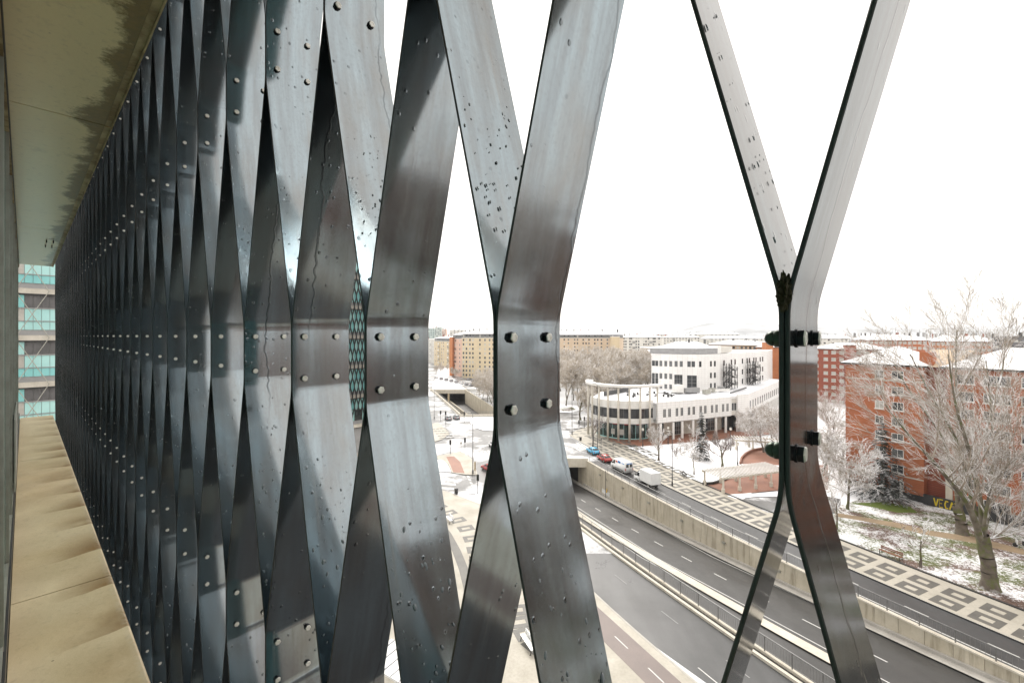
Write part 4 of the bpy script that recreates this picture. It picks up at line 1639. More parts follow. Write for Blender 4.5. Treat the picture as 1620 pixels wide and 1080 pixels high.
def hiproof(u0, u1_, e, mm):
    k = 5.5
    o = MB().add([(u0 - e, -e, HB), (u1_ + e, -e, HB), (u1_ + e, 12.5 + e, HB), (u0 - e, 12.5 + e, HB), (u0 + k, 6.2, HB + 3.1), (u1_ - (k if u1_ < 12 else -1), 6.2, HB + 3.1)],
                 [(0, 1, 5, 4), (1, 2, 5), (2, 3, 4, 5), (3, 0, 4), (3, 2, 1, 0)]).build('roof', mm, BR)
    o.location = BA
    o.rotation_euler.z = bang


hiproof(0, u1, .6, M['snow'])
hiproof(u2, LB, .6, M['snow'])
o = MB().add([(u1 - .4, .6, HB - .2), (u2 + .6, .6, HB - .2), (u2 + 1.8, 6.2, HB + 2.6), (u1 - 1.0, 6.2, HB + 2.6), (u1 - .4, 12, HB - .2), (u2 + .6, 12, HB - .2)], [(0, 1, 2, 3), (3, 2, 5, 4)]).build('valley_roof', M['tan'], BR)
o.location, o.rotation_euler.z = BA, bang
wall_part(BR, ba(-.62, -.64), ba(u1 + .6, -.64), HB - .32, HB - .02, .35, M['dark'], 'gutter')
wall_part(BR, ba(u2 - .6, -.64), ba(LB, -.64), HB - .32, HB - .02, .35, M['dark'], 'gutter')
wall_part(BR, ba(u1 - .9, 1.0), ba(u1 + .9, 1.0), HB, HB + 2.3, 1.4, M['brick'], 'chimney')
for u in (22, 31, 40):
    wall_part(BR, ba(u, 5.4), ba(u + 1.2, 5.4), HB + 2.0, HB + 4.0, 1.2, M['brick_d'], 'chimney')
wall_part(BR, ba(24.5, 2.5), ba(25.7, 2.5), HB + 1.2, HB + 1.75, 1.0, M['dark'], 'skylight')
rr = 0
for r in range(8):
    h = 1.35 + r * 2.72
    for u, w_ in ((5.3, 1.3), (7.9, 1.7)):
        if r == 0 and u < 6:
            continue
        window(BR, (*ba(u, 0), 0), bang, 0, h, w_, 1.45, 'sill')
    for u, w_ in ((16.4, 2.1), (19.9, 2.9), (23.3, 1.9), (26.9, 2.1), (30.4, 2.9), (34, 1.9), (37.6, 2.1), (41.2, 2.9), (44.6, 1.9), (48.3, 2.1), (52, 2.9), (56, 2), (60, 2.1), (64, 2.9), (68, 2), (72, 2.1), (76, 2.9)):
        window(BR, (*ba(u, 0), 0), bang, 0, h, w_, 1.5, 'sill')
# entrance canopy of the brick building
wall_part(BR, ba(.8, -1.6), ba(4.6, -1.6), 2.6, 2.95, 1.59, M['white'], 'canopy')
wall_part(BR, ba(.9, -1.5), ba(1.2, -1.5), .1, 2.59, .3, M['white'], 'canopy_post')
wall_part(BR, ba(4.2, -1.5), ba(4.5, -1.5), .1, 2.59, .3, M['white'], 'canopy_post')
wall_part(BR, ba(7.0, -.08), ba(8.2, -.08), .1, 2.7, .079, M['dark'], 'door')
wall_part(BR, ba(8.21, -.12), ba(8.6, -.12), .1, 3.2, .119, M['white'], 'door_frame')
# graffiti strokes on the low wall in front of the facade
GW = thing('low_wall', 'low dark wall with yellow graffiti in front of the brick apartments', 'wall')
g0, g1 = ba(11.6, -.9), ba(24, -.9)
o, ga, gl = wall_part(GW, g0, g1, .1, 1.75, .35, M['dark'])
letters = {'V': ((0, 1), (.5, 0), (1, 1)), 'E': ((.9, 1), (.1, 1), (.1, .52), (.7, .52), (.1, .52), (.1, 0), (.9, 0)), 'C': ((.9, .9), (.4, 1), (.1, .5), (.4, 0), (.9, .1)), 'A': ((0, 0), (.5, 1), (.75, .5), (.25, .4), (.75, .5), (1, 0))}
x = 1.35
mb = MB()
for chx in 'VECAV':
    pts = letters[chx]
    for a, b in zip(pts, pts[1:]):
        mb.bar((x + a[0] * .52, -.012, .25 + a[1] * 1.25), (x + b[0] * .52, -.012, .25 + b[1] * 1.25), .02, .17)
    x += .64
o = mb.build('graffiti', M['graffiti'], GW)
o.location, o.rotation_euler.z = (*g0, 0), ga

# --- the white office building
WB = thing('white_office', 'white tiled office building with curved glass corner and tall slim columns', 'building')
HL = 10.4
F0, F1 = Vector((38.6, 117.0, 0)), Vector((63.6, 128.2, 0))
T0, T1 = Vector((65.6, 128.6, 0)), Vector((69.6, 130.4, 0))
E1 = Vector((112, 180, 0))
# straight front: white band with windows over the open ground floor
o, fa, fl = wall_part(WB, F0, F1, 4.9, HL, .5, M['tiles'], 'wall')
wall_part(WB, F0 + Vector((-1.2, 3.6, 0)), F1 + Vector((-1.2, 3.6, 0)), 0, 4.9, .4, M['cream'], 'ground_floor_wall')
wall_part(WB, F0 + Vector((0, .5, 0)), F1 + Vector((0, .5, 0)), 4.7, 4.89, 4, M['white'], 'soffit')
for i in range(6):
    for j in (0, 1):
        window(WB, F0, fa, 2.2 + i * 4.35 + j * 1.75, 6.2, 1.05, 2.35, 'white', 0)
for i, u in enumerate((1.0, 5.4, 8.6, 12.6, 16.8, 21.3, 25.2)):
    p = F0 + Vector((math.cos(fa), math.sin(fa), 0)) * u
    MB().span((-.28, .05, 0), (.28, .6, 4.69)).build('column', M['white'], WB).location = p
    WB.children[-1].rotation_euler.z = fa
for u, w_ in ((2.5, 2.6), (8.8, 3.4), (18.5, 4.2), (22.8, 2.0)):
    p = F0 + Vector((-1.2, 3.6, 0))
    window(WB, p, fa, u + w_ / 2, .3, w_, 3.6, 'tall', 0)
# slot and corner tower
wall_part(WB, F1 + Vector((.1, .6, 0)), T0 + Vector((0, .6, 0)), 4.9, HL, .5, M['palewall'], 'wall')
wall_part(WB, F1 + Vector((.1, 2.5, 0)), T0 + Vector((0, 2.5, 0)), 0, 4.9, .5, M['dark'], 'doorway')
window(WB, F1 + Vector((.1, .6, 0)), math.atan2(T0.y - F1.y, T0.x - F1.x), 1.0, 6.2, 1.7, 2.35, 'white', 0)
wall_part(WB, T0, T1, 0, HL + .5, .5, M['tiles'], 'wall')
wall_part(WB, T0 - Vector((0, .05, 0)), T1 - Vector((0, .05, 0)), 0, 1.3, .05, M['grey_band'], 'plinth')
o, ea, el = wall_part(WB, T1, E1, 5.2, HL + .5, .5, M['tiles'], 'wall')
wall_part(WB, T1 + Vector((-.8, .9, 0)), E1 + Vector((-.8, .9, 0)), 0, 5.2, .5, M['louvre'], 'ground_floor_wall')
for i in range(16):
    window(WB, T1, ea, 2.6 + i * 3.3, 6.4, 1.0, 2.2, 'grey', 0)
for i in range(20):
    p = T1 + Vector((math.cos(ea), math.sin(ea), 0)) * (1.2 + i * 2.6)
    MB().span((-.22, 0, 0), (.22, .45, 5.19)).build('column', M['white'], WB).location = p
    WB.children[-1].rotation_euler.z = ea
# roofs under snow
roofp = [(F0.x, F0.y + .5), (F1.x, F1.y + .5), (T0.x, T0.y + .5), (T1.x - .2, T1.y + .6), (E1.x - .4, E1.y + .4), (E1.x - 12, E1.y + 9), (70, 155), (46, 152), (28, 140)]
poly('roof', roofp, HL - .25, M['snow'], kind=None, thick=.3).parent = WB
# curved glass corner
M['shopglass'] = make_glass('shop_glass', (.03, .06, .055), .04, .3)
CC, CR = Vector((32.4, 127.2, 0)), 10.0
A0, A1 = R(182), R(304)
NS = 22
arc = [A0 + (A1 - A0) * i / NS for i in range(NS + 1)]


def arc_wall(name, r0, r1, h0, h1, m, a=arc):
    mb = MB()
    for i in range(len(a) - 1):
        p = [(CC.x + r * math.cos(t), CC.y + r * math.sin(t)) for r, t in ((r1, a[i]), (r1, a[i + 1]), (r0, a[i + 1]), (r0, a[i]))]
        mb.prism(p, h0, h1)
    return mb.build(name, m, WB)


arc_wall('wall', CR - .45, CR, 8.6, HL + .3, M['white'])
arc_wall('wall', CR - .45, CR, 4.6, 6.0, M['white'])
arc_wall('window_band', CR - .40, CR - .18, 6.0, 8.6, M['glass'])
arc_wall('shop_front', CR - 2.0, CR - 1.9, .35, 4.0, M['shopglass'])
arc_wall('shop_wall', CR - 2.6, CR - 2.5, 0, 4.59, M['dark'])
arc_wall('shop_sill', CR - 2.05, CR - 1.8, 0, .34, M['teal2'])
arc_wall('fascia', CR - 2.02, CR - 1.82, 4.0, 4.59, M['louvre'])
for i in range(1, NS, 2):
    t = arc[i]
    MB().box((0, 0, 7.3), (.10, .10, 2.58)).build('mullion', M['louvre'], WB).location = (CC.x + (CR - .17) * math.cos(t), CC.y + (CR - .17) * math.sin(t), 0)
    MB().box((0, 0, 2.2), (.09, .09, 3.6), 0).build('mullion', M['teal2'], WB).location = (CC.x + (CR - 1.88) * math.cos(t), CC.y + (CR - 1.88) * math.sin(t), 0)
for i, m in ((9, 'redsign'), (13, 'redsign'), (17, 'redsign')):
    t = arc[i] + .1
    o = MB().box((0, 0, 4.2), (.12, 1.5, .32)).build('shop_sign', M[m], WB)
    o.location = (CC.x + (CR - 1.78) * math.cos(t), CC.y + (CR - 1.78) * math.sin(t), 0)
    o.rotation_euler.z = t
for t_, w_ in ((.42, 1.0), (.55, 1.6)):
    t = A0 + (A1 - A0) * t_
    o = MB().box((0, 0, 2.0), (.06, w_, 1.5)).build('poster', M['curtain'], WB)
    o.location = (CC.x + (CR - 1.86) * math.cos(t), CC.y + (CR - 1.86) * math.sin(t), 0)
    o.rotation_euler.z = t
arc_wall('ring_canopy', CR - .6, CR + 1.15, 14.35, 14.95, M['white'], [R(150) + (R(318) - R(150)) * i / 30 for i in range(31)])
mb = MB()
for i in range(9):
    t = R(186) + (R(308) - R(186)) * i / 8
    c = (CC.x + (CR + .75) * math.cos(t), CC.y + (CR + .75) * math.sin(t))
    o = MB().lathe((0, 0, 0), [(.30, 0), (.27, 14.34)], 10).build('column', M['cream'], WB, True)
    o.location = (c[0], c[1], 0)
poly('roof', [(CC.x + (CR - .5) * math.cos(t), CC.y + (CR - .5) * math.sin(t)) for t in arc] + [(46, 130), (46, 146), (28, 139.5)], HL - .1, M['snow'], kind=None, thick=.3).parent = WB
arc_wall('roof_gravel_edge', CR - 1.0, CR - .5, HL - .095, HL + .12, M['snow'])
wall_part(WB, (27.0, 129), (37, 140), HL, HL + 1.3, .3, M['dark'], 'roof_screen')
# roof plant
rq = random.Random(5)
for x, y, a, b, c, m in ((55.5, 137, 5.5, 1.6, 1.5, 'grey_band'), (59, 134.2, 2.2, 1.2, 1.3, 'alu'), (51, 136, 2.6, 2.2, 2.6, 'white'), (63, 139, 2, 1.4, 1.2, 'alu'), (66.5, 141, 1.4, 1.4, 1.5, 'grey_band')):
    MB().box((x, y, HL + c / 2), (a, b, c), fa).build('roof_plant', M[m], WB)
for i in range(26):
    a = rq.uniform(0, 1)
    MB().box((33 + rq.uniform(0, 14), 127 + rq.uniform(0, 10), HL + .3), (.5, .4, rq.uniform(.3, .8))).build('roof_vent', M['dark'], WB)
for k in range(3):
    wall_part(WB, (44 + k * 4.2, 134.5 - k * .2), (47.4 + k * 4.2, 133.8 - k * .2), HL + .2, HL + .42, .25, M['dark'], 'roof_screen')
wall_part(WB, (60, 137.5), (69, 140), HL + .2, HL + .9, .3, M['white'], 'roof_screen')
wall_part(WB, (66, 133.2), (78, 147), HL + .2, HL + .55, .35, M['dark'], 'roof_screen')

# four-storey block behind
HM = 22.0
Q = [at(1031.5, 166), at(1030.5, 148), at(1064, 144), at(1105, 141.5), at(1140, 146.5), at(1214, 176), at(1222, 196)]
mats_ = M['tiles']
ang_ = []
for a, b in zip(Q, Q[1:]):
    o, aa, ll = wall_part(WB, a, b, 0, HM, .5, mats_, 'upper_wall')
    ang_.append((a, aa, ll))
poly('roof', [(p.x, p.y + .4) for p in Q] + [(60, 196)], HM - .2, M['snow'], kind=None, thick=.3).parent = WB
# set-back top storey
for a, b in zip(Q[1:5], Q[2:5]):
    wall_part(WB, a + Vector((.5, 3.2, 0)), b + Vector((.5, 3.2, 0)), HM, HM + 1.9, .4, M['grey_band'], 'setback_wall')
poly('roof', [(p.x + .5, p.y + 3.0) for p in Q[1:5]] + [(76, 168), (60, 175), (46, 160)], HM + 1.91, M['snow'], kind=None, thick=.1).parent = WB
wall_part(WB, at(1135, 150), at(1141, 152), HM, HM + 2.6, 3, M['white'], 'lift_house')
wall_part(WB, at(1141.2, 153), at(1158, 160), HM, HM + 2.2, 3, M['palewall'], 'lift_house')
a1, b1, c1_ = ang_[1], ang_[2], ang_[3]
for r, h in enumerate((18.0, 13.9, 10.6)):
    for u in (.9, 2.1):
        if r == 0:
            window(WB, a1[0], a1[1], u * .9, h, .72, 1.75, 'dark', 0)
    for u in (.62, 2.1, 3.7, 5.2):
        pass
L1, L2, L3 = a1[2], b1[2], c1_[2]
for h in (18.0, 13.9, 10.7):
    for u in (.50, .73, .96):
        window(WB, a1[0], a1[1], L1 * u - .3, h, .85, 1.75 if h > 11 else 1.4, 'dark', 2)
for u in (.04, .20):
    window(WB, a1[0], a1[1], L1 * u + .4, 18.0, .9, 1.75, 'dark', 0)
    window(WB, a1[0], a1[1], L1 * u + .4, 10.6, .95, 5.0, 'tall', 0)
for u in (.10, .30):
    window(WB, b1[0], b1[1], L2 * u + .3, 18.0, .9, 1.8, 'dark', 2)
window(WB, b1[0], b1[1], L2 * .19 + .3, 10.5, 2.5, 4.9, 'tall', 0)
for u in (.66, .84):
    window(WB, b1[0], b1[1], L2 * u, 10.5, 1.5, 4.8, 'tall', 0)
for u in (.64, .80):
    window(WB, b1[0], b1[1], L2 * u, 18.0, 1.0, 1.8, 'dark', 0)
window(WB, c1_[0], c1_[1], .8, 18.0, 1.0, 1.8, 'dark', 0)
for h in (18.0, 14.2, 10.8):
    for u in (.55, .73):
        window(WB, c1_[0], c1_[1], L3 * u, h, .8, 1.75, 'dark', 0)
    a4 = ang_[4]
    for i, u in enumerate((.06, .2, .27, .42, .52, .57, .67, .72, .82, .88)):
        window(WB, a4[0], a4[1], a4[2] * u, h, 1.0, 1.8, 'dark', 0)


def fire_escape(p0, ang, H0, H1, label):
    """black outside stair: posts, landings and flights"""
    t = thing('fire_escape', label, 'stairs', (p0.x, p0.y, 0), ang)
    for x in (0, 2.4, 4.8, 6.8):
        for y in (-.2, -2.0):
            MB().tube((x, y, H0), (x, y, H1 + (1.2 if x < 5 else 0)), .11, n=6).build('post', M['black'], t)
    n = 3
    dh = (H1 - H0) / n
    for k in range(n):
        h = H0 + dh * (k + 1)
        MB().span((-.2, -2.1, h - .1), (1.6, -.1, h)).build('landing', M['black'], t)
        MB().span((5.4, -2.1, h - dh / 2 - .1), (7.0, -.1, h - dh / 2)).build('landing', M['black'], t)
        for (xa, ha), (xb, hb), y in (((5.4, h - dh / 2), (1.6, h), -1.6), ((1.6, h - dh), (5.4, h - dh / 2), -.6)):
            mb = MB()
            for yy in (y - .42, y + .42):
                mb.bar((xa, yy, ha), (xb, yy, hb), .08, .28)
                mb.tube((xa, yy, ha + 1.0), (xb, yy, hb + 1.0), .05, n=5)
                mb.tube((xa, yy, ha + .5), (xb, yy, hb + .5), .03, n=4)
            for i in range(9):
                q_ = (i + .5) / 9
                mb.box((xa + (xb - xa) * q_, y, ha + (hb - ha) * q_), (.34, .8, .05))
            mb.build('flight', M['black'], t)
        for x0, x1, hh in ((-.2, 1.6, h), (5.4, 7.0, h - dh / 2)):
            mb = MB()
            for z in (.5, 1.0):
                mb.tube((x0, -2.1, hh + z), (x1, -2.1, hh + z), .045, n=5)
            for i in range(6):
                x = x0 + (x1 - x0) * i / 5
                mb.tube((x, -2.1, hh), (x, -2.1, hh + 1), .03, n=4)
            mb.build('guard_rail', M['black'], t)
    return t


a3, a4 = ang_[3], ang_[4]
fire_escape(a4[0] + Vector((-.6, -1.4, 0)) + Vector((math.cos(a4[1]), math.sin(a4[1]), 0)) * 1.5, a4[1], HL, 17.6, 'black zigzag fire escape stair in the inner corner of the white building')
fire_escape(a4[0] + Vector((math.cos(a4[1]), math.sin(a4[1]), 0)) * 21.5 + Vector((0, -1.0, 0)), a4[1], HL, 17.6, 'black fire escape stair at the far right end of the white building')
# ------------------------------------------------------------------ trees
def rot_about(d, ang, az):
    u = d.cross(Vector((0, 0, 1)) if abs(d.z) < .95 else Vector((1, 0, 0))).normalized()
    v = d.cross(u)
    return (d * math.cos(ang) + (u * math.cos(az) + v * math.sin(az)) * math.sin(ang)).normalized()


def grow(rg, mbs, p, d, L, r, lev, P_):
    """recursive limb; P_ holds the habit of the species"""
    mx = P_['levels']
    ns = 5 if lev == 0 else (4 if lev < 3 else 3)
    if lev == mx:
        ns = P_.get('tipseg', 2)
    mb = mbs[0] if lev <= P_['trunk_lev'] else mbs[1]
    pts = [(p.copy(), r)]
    q, dd = p.copy(), d.copy()
    rmin = P_['rmin']
    for i in range(ns):
        dd = (dd + Vector((rg.gauss(0, 1), rg.gauss(0, 1), rg.gauss(0, 1))) * P_['wob'] + Vector((0, 0, P_['up'] if lev else 0)) + P_.get('lean', Vector((0, 0, 0)))).normalized()
        q = q + dd * (L / ns)
        t = (i + 1) / ns
        rr = max(rmin, r * (1 - t * (1 - P_['taper'])))
        pts.append((q.copy(), rr))
    nside = 8 if lev == 0 else (5 if lev == 1 else (4 if lev == 2 and r > .05 else 3))
    for (a, ra), (b, rb) in zip(pts, pts[1:]):
        mb.tube(a, b, ra, rb, nside, cap=False)
    if lev >= mx:
        return
    nc = P_['kids'][lev]
    for i in range(nc):
        t = P_['first'][min(lev, len(P_['first']) - 1)]
        t = t + (1 - t) * (i + rg.uniform(.2, 1)) / nc
        t = min(t, .999)
        k = min(int(t * ns), ns - 1)
        f = t * ns - k
        a, ra = pts[k]
        b, rb = pts[k + 1]
        pp = a.lerp(b, f)
        pr = ra + (rb - ra) * f
        dk = (b - a).normalized()
        ang = R(rg.uniform(*P_['ang'][min(lev, len(P_['ang']) - 1)]))
        nd = rot_about(dk, ang, rg.uniform(0, 6.283))
        ll = L * rg.uniform(*P_['len'][min(lev, len(P_['len']) - 1)]) * (1 - .25 * t)
        grow(rg, mbs, pp, nd, ll, max(rmin, pr * P_['rk']), lev + 1, P_)


def bare_tree(name, label, cat, loc, seed, h, r, P_, bark, twig, group=None, rz=0.0):
    rg = random.Random(seed)
    t = thing(name, label, cat, loc, rz, group)
    mbs = (MB(), MB())
    mbs[0].lathe((0, 0, 0), [(r * 1.7, -.15), (r * 1.25, .25), (r * 1.02, .8)], 10, cap=False)
    grow(rg, mbs, Vector((0, 0, .1)), Vector((rg.uniform(-.04, .04), rg.uniform(-.04, .04), 1)).normalized(), h * P_.get('tl', .5), r, 0, P_)
    mbs[0].build('trunk', bark, t, True)
    mbs[1].build('crown', twig, t)
    return t


WOOD = dict(levels=4, trunk_lev=0, kids=(9, 7, 6, 6), first=(.35, .25, .2, .15), ang=((25, 55), (25, 60), (25, 65), (20, 70)), len=((.55, .75), (.5, .72), (.5, .75), (.5, .9)), wob=.11, up=.10, taper=.55, rk=.62, rmin=.038, tl=.54)
SMALL = dict(levels=4, trunk_lev=0, kids=(8, 5, 5, 4), first=(.35, .2, .2, .1), ang=((30, 60), (22, 48), (20, 50), (20, 55)), len=((.75, 1.0), (.5, .7), (.5, .75), (.5, .8)), wob=.07, up=.09, taper=.5, rk=.55, rmin=.022, tl=.42)
FROST = dict(levels=4, trunk_lev=0, kids=(9, 7, 6, 6), first=(.22, .2, .15, .1), ang=((30, 65), (28, 65), (25, 70), (25, 75)), len=((.55, .8), (.48, .7), (.5, .75), (.5, .9)), wob=.13, up=.05, taper=.5, rk=.55, rmin=.022, tl=.55)
TWIGGY = dict(levels=4, trunk_lev=0, kids=(6, 7, 7, 5), first=(.4, .2, .15, .1), ang=((18, 42), (18, 45), (15, 45), (15, 50)), len=((.7, .95), (.5, .75), (.5, .8), (.5, .8)), wob=.06, up=.10, taper=.5, rk=.55, rmin=.017, tl=.45)

# wood of frosted trees between the tan blocks and the white building
protos = [bare_tree('frosted_tree', 'tall frosted tree in the pale wood left of the white office building', 'tree', (0, 0, 0), 20 + i, 19 + i, .24, WOOD, M['bark'], M['frost'], 'frosted trees of the wood') for i in range(3)]
rq = random.Random(3)
spots = []
for row in range(8):
    dep = 176 + row * 21
    n = 11 if row else 6
    for i in range(n):
        x0, x1 = (880, 1040) if row > 1 else (888, 1022)
        px = x0 + (x1 - x0) * (i + rq.uniform(.2, .8)) / n
        spots.append((px, dep + rq.uniform(-7, 7)))
for i, (px, dep) in enumerate(spots):
    loc = at(px, dep)
    if i < 3:
        o = protos[i]
        o.location = loc
        o.scale = (1.05,) * 3
    else:
        dup(protos[i % 3], loc, rq.uniform(0, 6.28), rq.uniform(.85, 1.2))
# street trees on the avenue, left of the broad strip
for i, (px, dep, s) in enumerate(((764, 196, .62), (771, 188, .66), (778, 182, .72), (783, 176, .66), (759, 208, .55), (774, 212, .6), (754, 232, .6), (768, 240, .62), (780, 214, .7))):
    o = dup(protos[i % 3], at(px, dep), i * 1.3, s, 'bare street tree before the cream avenue block, %s from the left' % ordinal((3, 5, 7, 9, 2, 6, 1, 4, 8)[i]))
    o.name = 'street_tree'
    o['group'] = 'street trees on the avenue'
for i, (px, dep) in enumerate(((690, 330), (696, 350), (703, 330), (709, 345), (716, 300), (724, 290))):
    o = dup(protos[i % 3], at(px, dep), i * 1.7, .38, 'small far street tree on the snowy avenue verge, %s from the left' % ordinal(i + 1))
    o.name = 'street_tree'
    o['group'] = 'small street trees far along the avenue'
# small snowy trees in the square
SQ = 'bare trees in the snowy square'
bare_tree('bare_tree', 'broad bare tree with snowy spreading branches in front of the curved corner', 'tree', P(1042, 729), 41, 10.2, .22, SMALL, M['bark'], M['twig'], SQ)
bare_tree('bare_tree', 'bare tree beside the dark spruce with thick dark trunk', 'tree', P(1143, 739), 42, 10.0, .24, SMALL, M['bark'], M['barebrown'], SQ)
bare_tree('bare_tree', 'slender frosted tree standing left in front of the spruce', 'tree', P(1098, 751), 43, 10.5, .13, dict(FROST, kids=(6, 5, 5, 3)), M['bark'], M['twig'], SQ)
bare_tree('sapling', 'thin leafless sapling in the snow behind the tall lamp post', 'tree', P(1071, 738), 44, 5.6, .06, dict(SMALL, kids=(5, 4, 3, 2)), M['bark'], M['barebrown'], SQ)
bare_tree('sapling', 'dark thin street tree on the patterned pavement beside the blue car', 'tree', P(938, 708), 45, 10.5, .18, dict(SMALL, kids=(6, 4, 4, 3), first=(.6, .2, .2, .1)), M['black'], M['barebrown'], SQ)
bare_tree('bare_tree', 'dark trunked bare tree at the bend behind the columns', 'tree', P(918, 664), 46, 14, .3, WOOD, M['bark'], M['frost'], 'trees at the bend')
bare_tree('bare_tree', 'second bare tree at the bend close to the ring canopy', 'tree', P(946, 655), 47, 13, .26, WOOD, M['bark'], M['frost'], 'trees at the bend')
# frosted trees right of the white building and beyond the post
FG = 'frosted trees beside the brick apartments'
specs = [(1208, 716, 12.5, 'round frosted tree in front of the right wing of the white building', FROST, 'twig'), (1228, 726, 13.5, 'frosted tree over the brick square close to the steel post', FROST, 'twig'),
         (1196, 699, 10.5, 'low frosted tree by the far pergola', FROST, 'twig'), (1222, 700, 12.0, 'frosted tree behind the brick square wall', FROST, 'twig'),
         (1318, 732, 19.5, 'tall pale frosted tree just right of the steel post', TWIGGY, 'twig'), (1341, 806, 14.5, 'crooked dark trunked tree with frosted crown beside the steel post', FROST, 'twig'),
         (1300, 770, 12.0, 'frosted tree half hidden behind the steel post', FROST, 'twig'), (1330, 752, 15.0, 'frosted tree before the left end of the brick apartments', FROST, 'twig'),
         ]
for i, (x, y, h, lb, PP, tw) in enumerate(specs):
    bare_tree('frosted_tree', lb, 'tree', P(x, y), 60 + i, h, .2 if h < 15 else .28, PP, M['bark'], M[tw], FG, i * 1.1)
bare_tree('sapling', 'young tree with one snowy fork on the lawn left of the big plane tree', 'tree', P(1456, 898), 71, 7.6, .13, dict(SMALL, kids=(4, 3, 3, 2), first=(.45, .3, .3, .2), up=.14), M['bark'], M['twig'], 'young trees on the lawn')
bare_tree('sapling', 'thin young tree on the lawn edge beside the steel post', 'tree', P(1324, 838), 72, 9.5, .13, dict(SMALL, kids=(5, 4, 3, 2), first=(.4, .3, .3, .2), up=.14), M['bark'], M['twig'], 'young trees on the lawn')

# ---- the two big plane trees on the right
def plane_tree(label, base, r, limbs, seed, hscale, twig_par, kids0, fork):
    """trunk, a few long ascending limbs given as points, and masses of straight ascending twigs"""
    rg = random.Random(seed)
    t = thing('plane_tree', label, 'tree', base, 0, 'big plane trees on the lawn')
    mt, ml, mc = MB(), MB(), MB()
    top = Vector(fork)
    mt.lathe((0, 0, 0), [(r * 1.75, -.2), (r * 1.35, .25), (r * 1.08, .9), (r, 1.5)], 14, cap=False)
    a = Vector((0, 0, 1.25))
    prev, pr = a, r * .985
    for i in range(1, 7):
        f = i / 6
        p = a.lerp(top, f) + Vector((rg.gauss(0, .05), rg.gauss(0, .05), 0))
        mt.tube(prev, p, pr, r * (1 - .12 * f), 14, cap=False)
        prev, pr = p, r * (1 - .12 * f)
    for pts, r0 in limbs:
        pts = [top + Vector((0, 0, -.9))] + [Vector(p) for p in pts]
        # smooth the given points
        sm = []
        n = len(pts)
        for i in range(n - 1):
            p0, p1, p2, p3 = pts[max(i - 1, 0)], pts[i], pts[i + 1], pts[min(i + 2, n - 1)]
            for k in range(5):
                u = k / 5
                sm.append(.5 * ((2 * p1) + (p2 - p0) * u + (2 * p0 - 5 * p1 + 4 * p2 - p3) * u * u + (3 * p1 - p0 - 3 * p2 + p3) * u ** 3))
        sm.append(pts[-1])
        m = len(sm)
        rad = [max(.05, r0 * (1 - .86 * (i / (m - 1)) ** .8)) for i in range(m)]
        for i in range(m - 1):
            ml.tube(sm[i], sm[i + 1], rad[i], rad[i + 1], 9, cap=False)
        kids = kids0
        for i in range(kids):
            u = .18 + .82 * (i + rg.random()) / kids
            k = min(int(u * (m - 1)), m - 2)
            p = sm[k].lerp(sm[k + 1], u * (m - 1) - k)
            dk = (sm[k + 1] - sm[k]).normalized()
            nd = rot_about(dk, R(rg.uniform(14, 52)), rg.uniform(0, 6.283))
            nd = (nd + Vector((0, 0, .25))).normalized()
            grow(rg, (mc, mc), p, nd, hscale * rg.uniform(.55, 1.05), min(.11, rad[k] * .55), 1, twig_par)
    mt.build('trunk', M['bark'], t, True)
    ml.build('limb', M['bark_snow'], t, True)
    mc.build('crown', M['twig'], t)
    return t


M['bark_snow'] = make_twig('snow_lined_bark', (.10, .082, .06), (.20, .175, .135), .92, .25, .5, moss=True)
TW = dict(levels=4, trunk_lev=-1, kids=(0, 6, 6, 3), first=(.3, .12, .12, .1), ang=((15, 40), (12, 38), (12, 40), (12, 45)), len=((.6, .9), (.42, .75), (.45, .8), (.4, .7)), wob=.05, up=.045, taper=.35, rk=.5, rmin=.0118, tipseg=2, lean=Vector((-.055, 0, 0)))
b1 = P(1566, 932)
k1 = b1.y / 700


def lw(b, k, x, y, dy=0):
    """offset from the tree base b for a limb point seen at pixel x, y, dy metres further away"""
    kk = (b.y + dy) / 700
    return Vector((((x - 810) * kk) - b.x, dy, EYE - (y - HOR) * kk))


limbs1 = [([lw(b1, k1, 1532, 800, -1), lw(b1, k1, 1490, 745, -2), lw(b1, k1, 1440, 690, -3), lw(b1, k1, 1400, 640, -3)], .36),
          ([lw(b1, k1, 1538, 790, 1), lw(b1, k1, 1515, 700, 1.5), lw(b1, k1, 1470, 620, 2), lw(b1, k1, 1440, 560, 2)], .33),
          ([lw(b1, k1, 1552, 800, 0), lw(b1, k1, 1532, 710, -.5), lw(b1, k1, 1512, 640, -1), lw(b1, k1, 1500, 560, -1.5)], .34),
          ([lw(b1, k1, 1566, 790, .5), lw(b1, k1, 1572, 730, 1), lw(b1, k1, 1568, 650, 1.6), lw(b1, k1, 1560, 570, 2)], .30),
          ([lw(b1, k1, 1566, 780, -1), lw(b1, k1, 1588, 742, -2), lw(b1, k1, 1618, 718, -3)], .20),
          ([lw(b1, k1, 1585, 842, -.5), lw(b1, k1, 1600, 826, -.8)], .16)]
PT1 = plane_tree('big mossy plane tree with snow along its leaning limbs on the lawn', b1, .66, limbs1, 5, 6.6, TW, 16, lw(b1, k1, 1553, 845))
b2 = P(1521, 845)
k2 = b2.y / 700
limbs2 = [([lw(b2, k2, 1512, 770, 0), lw(b2, k2, 1490, 690, 1), lw(b2, k2, 1440, 620, 1), lw(b2, k2, 1412, 570, 0)], .34),
          ([lw(b2, k2, 1522, 760, 1), lw(b2, k2, 1515, 660, 1), lw(b2, k2, 1512, 575, 1), lw(b2, k2, 1514, 522, 1)], .32),
          ([lw(b2, k2, 1530, 770, -1), lw(b2, k2, 1560, 680, -1), lw(b2, k2, 1585, 590, 0), lw(b2, k2, 1590, 535, 0)], .30)]
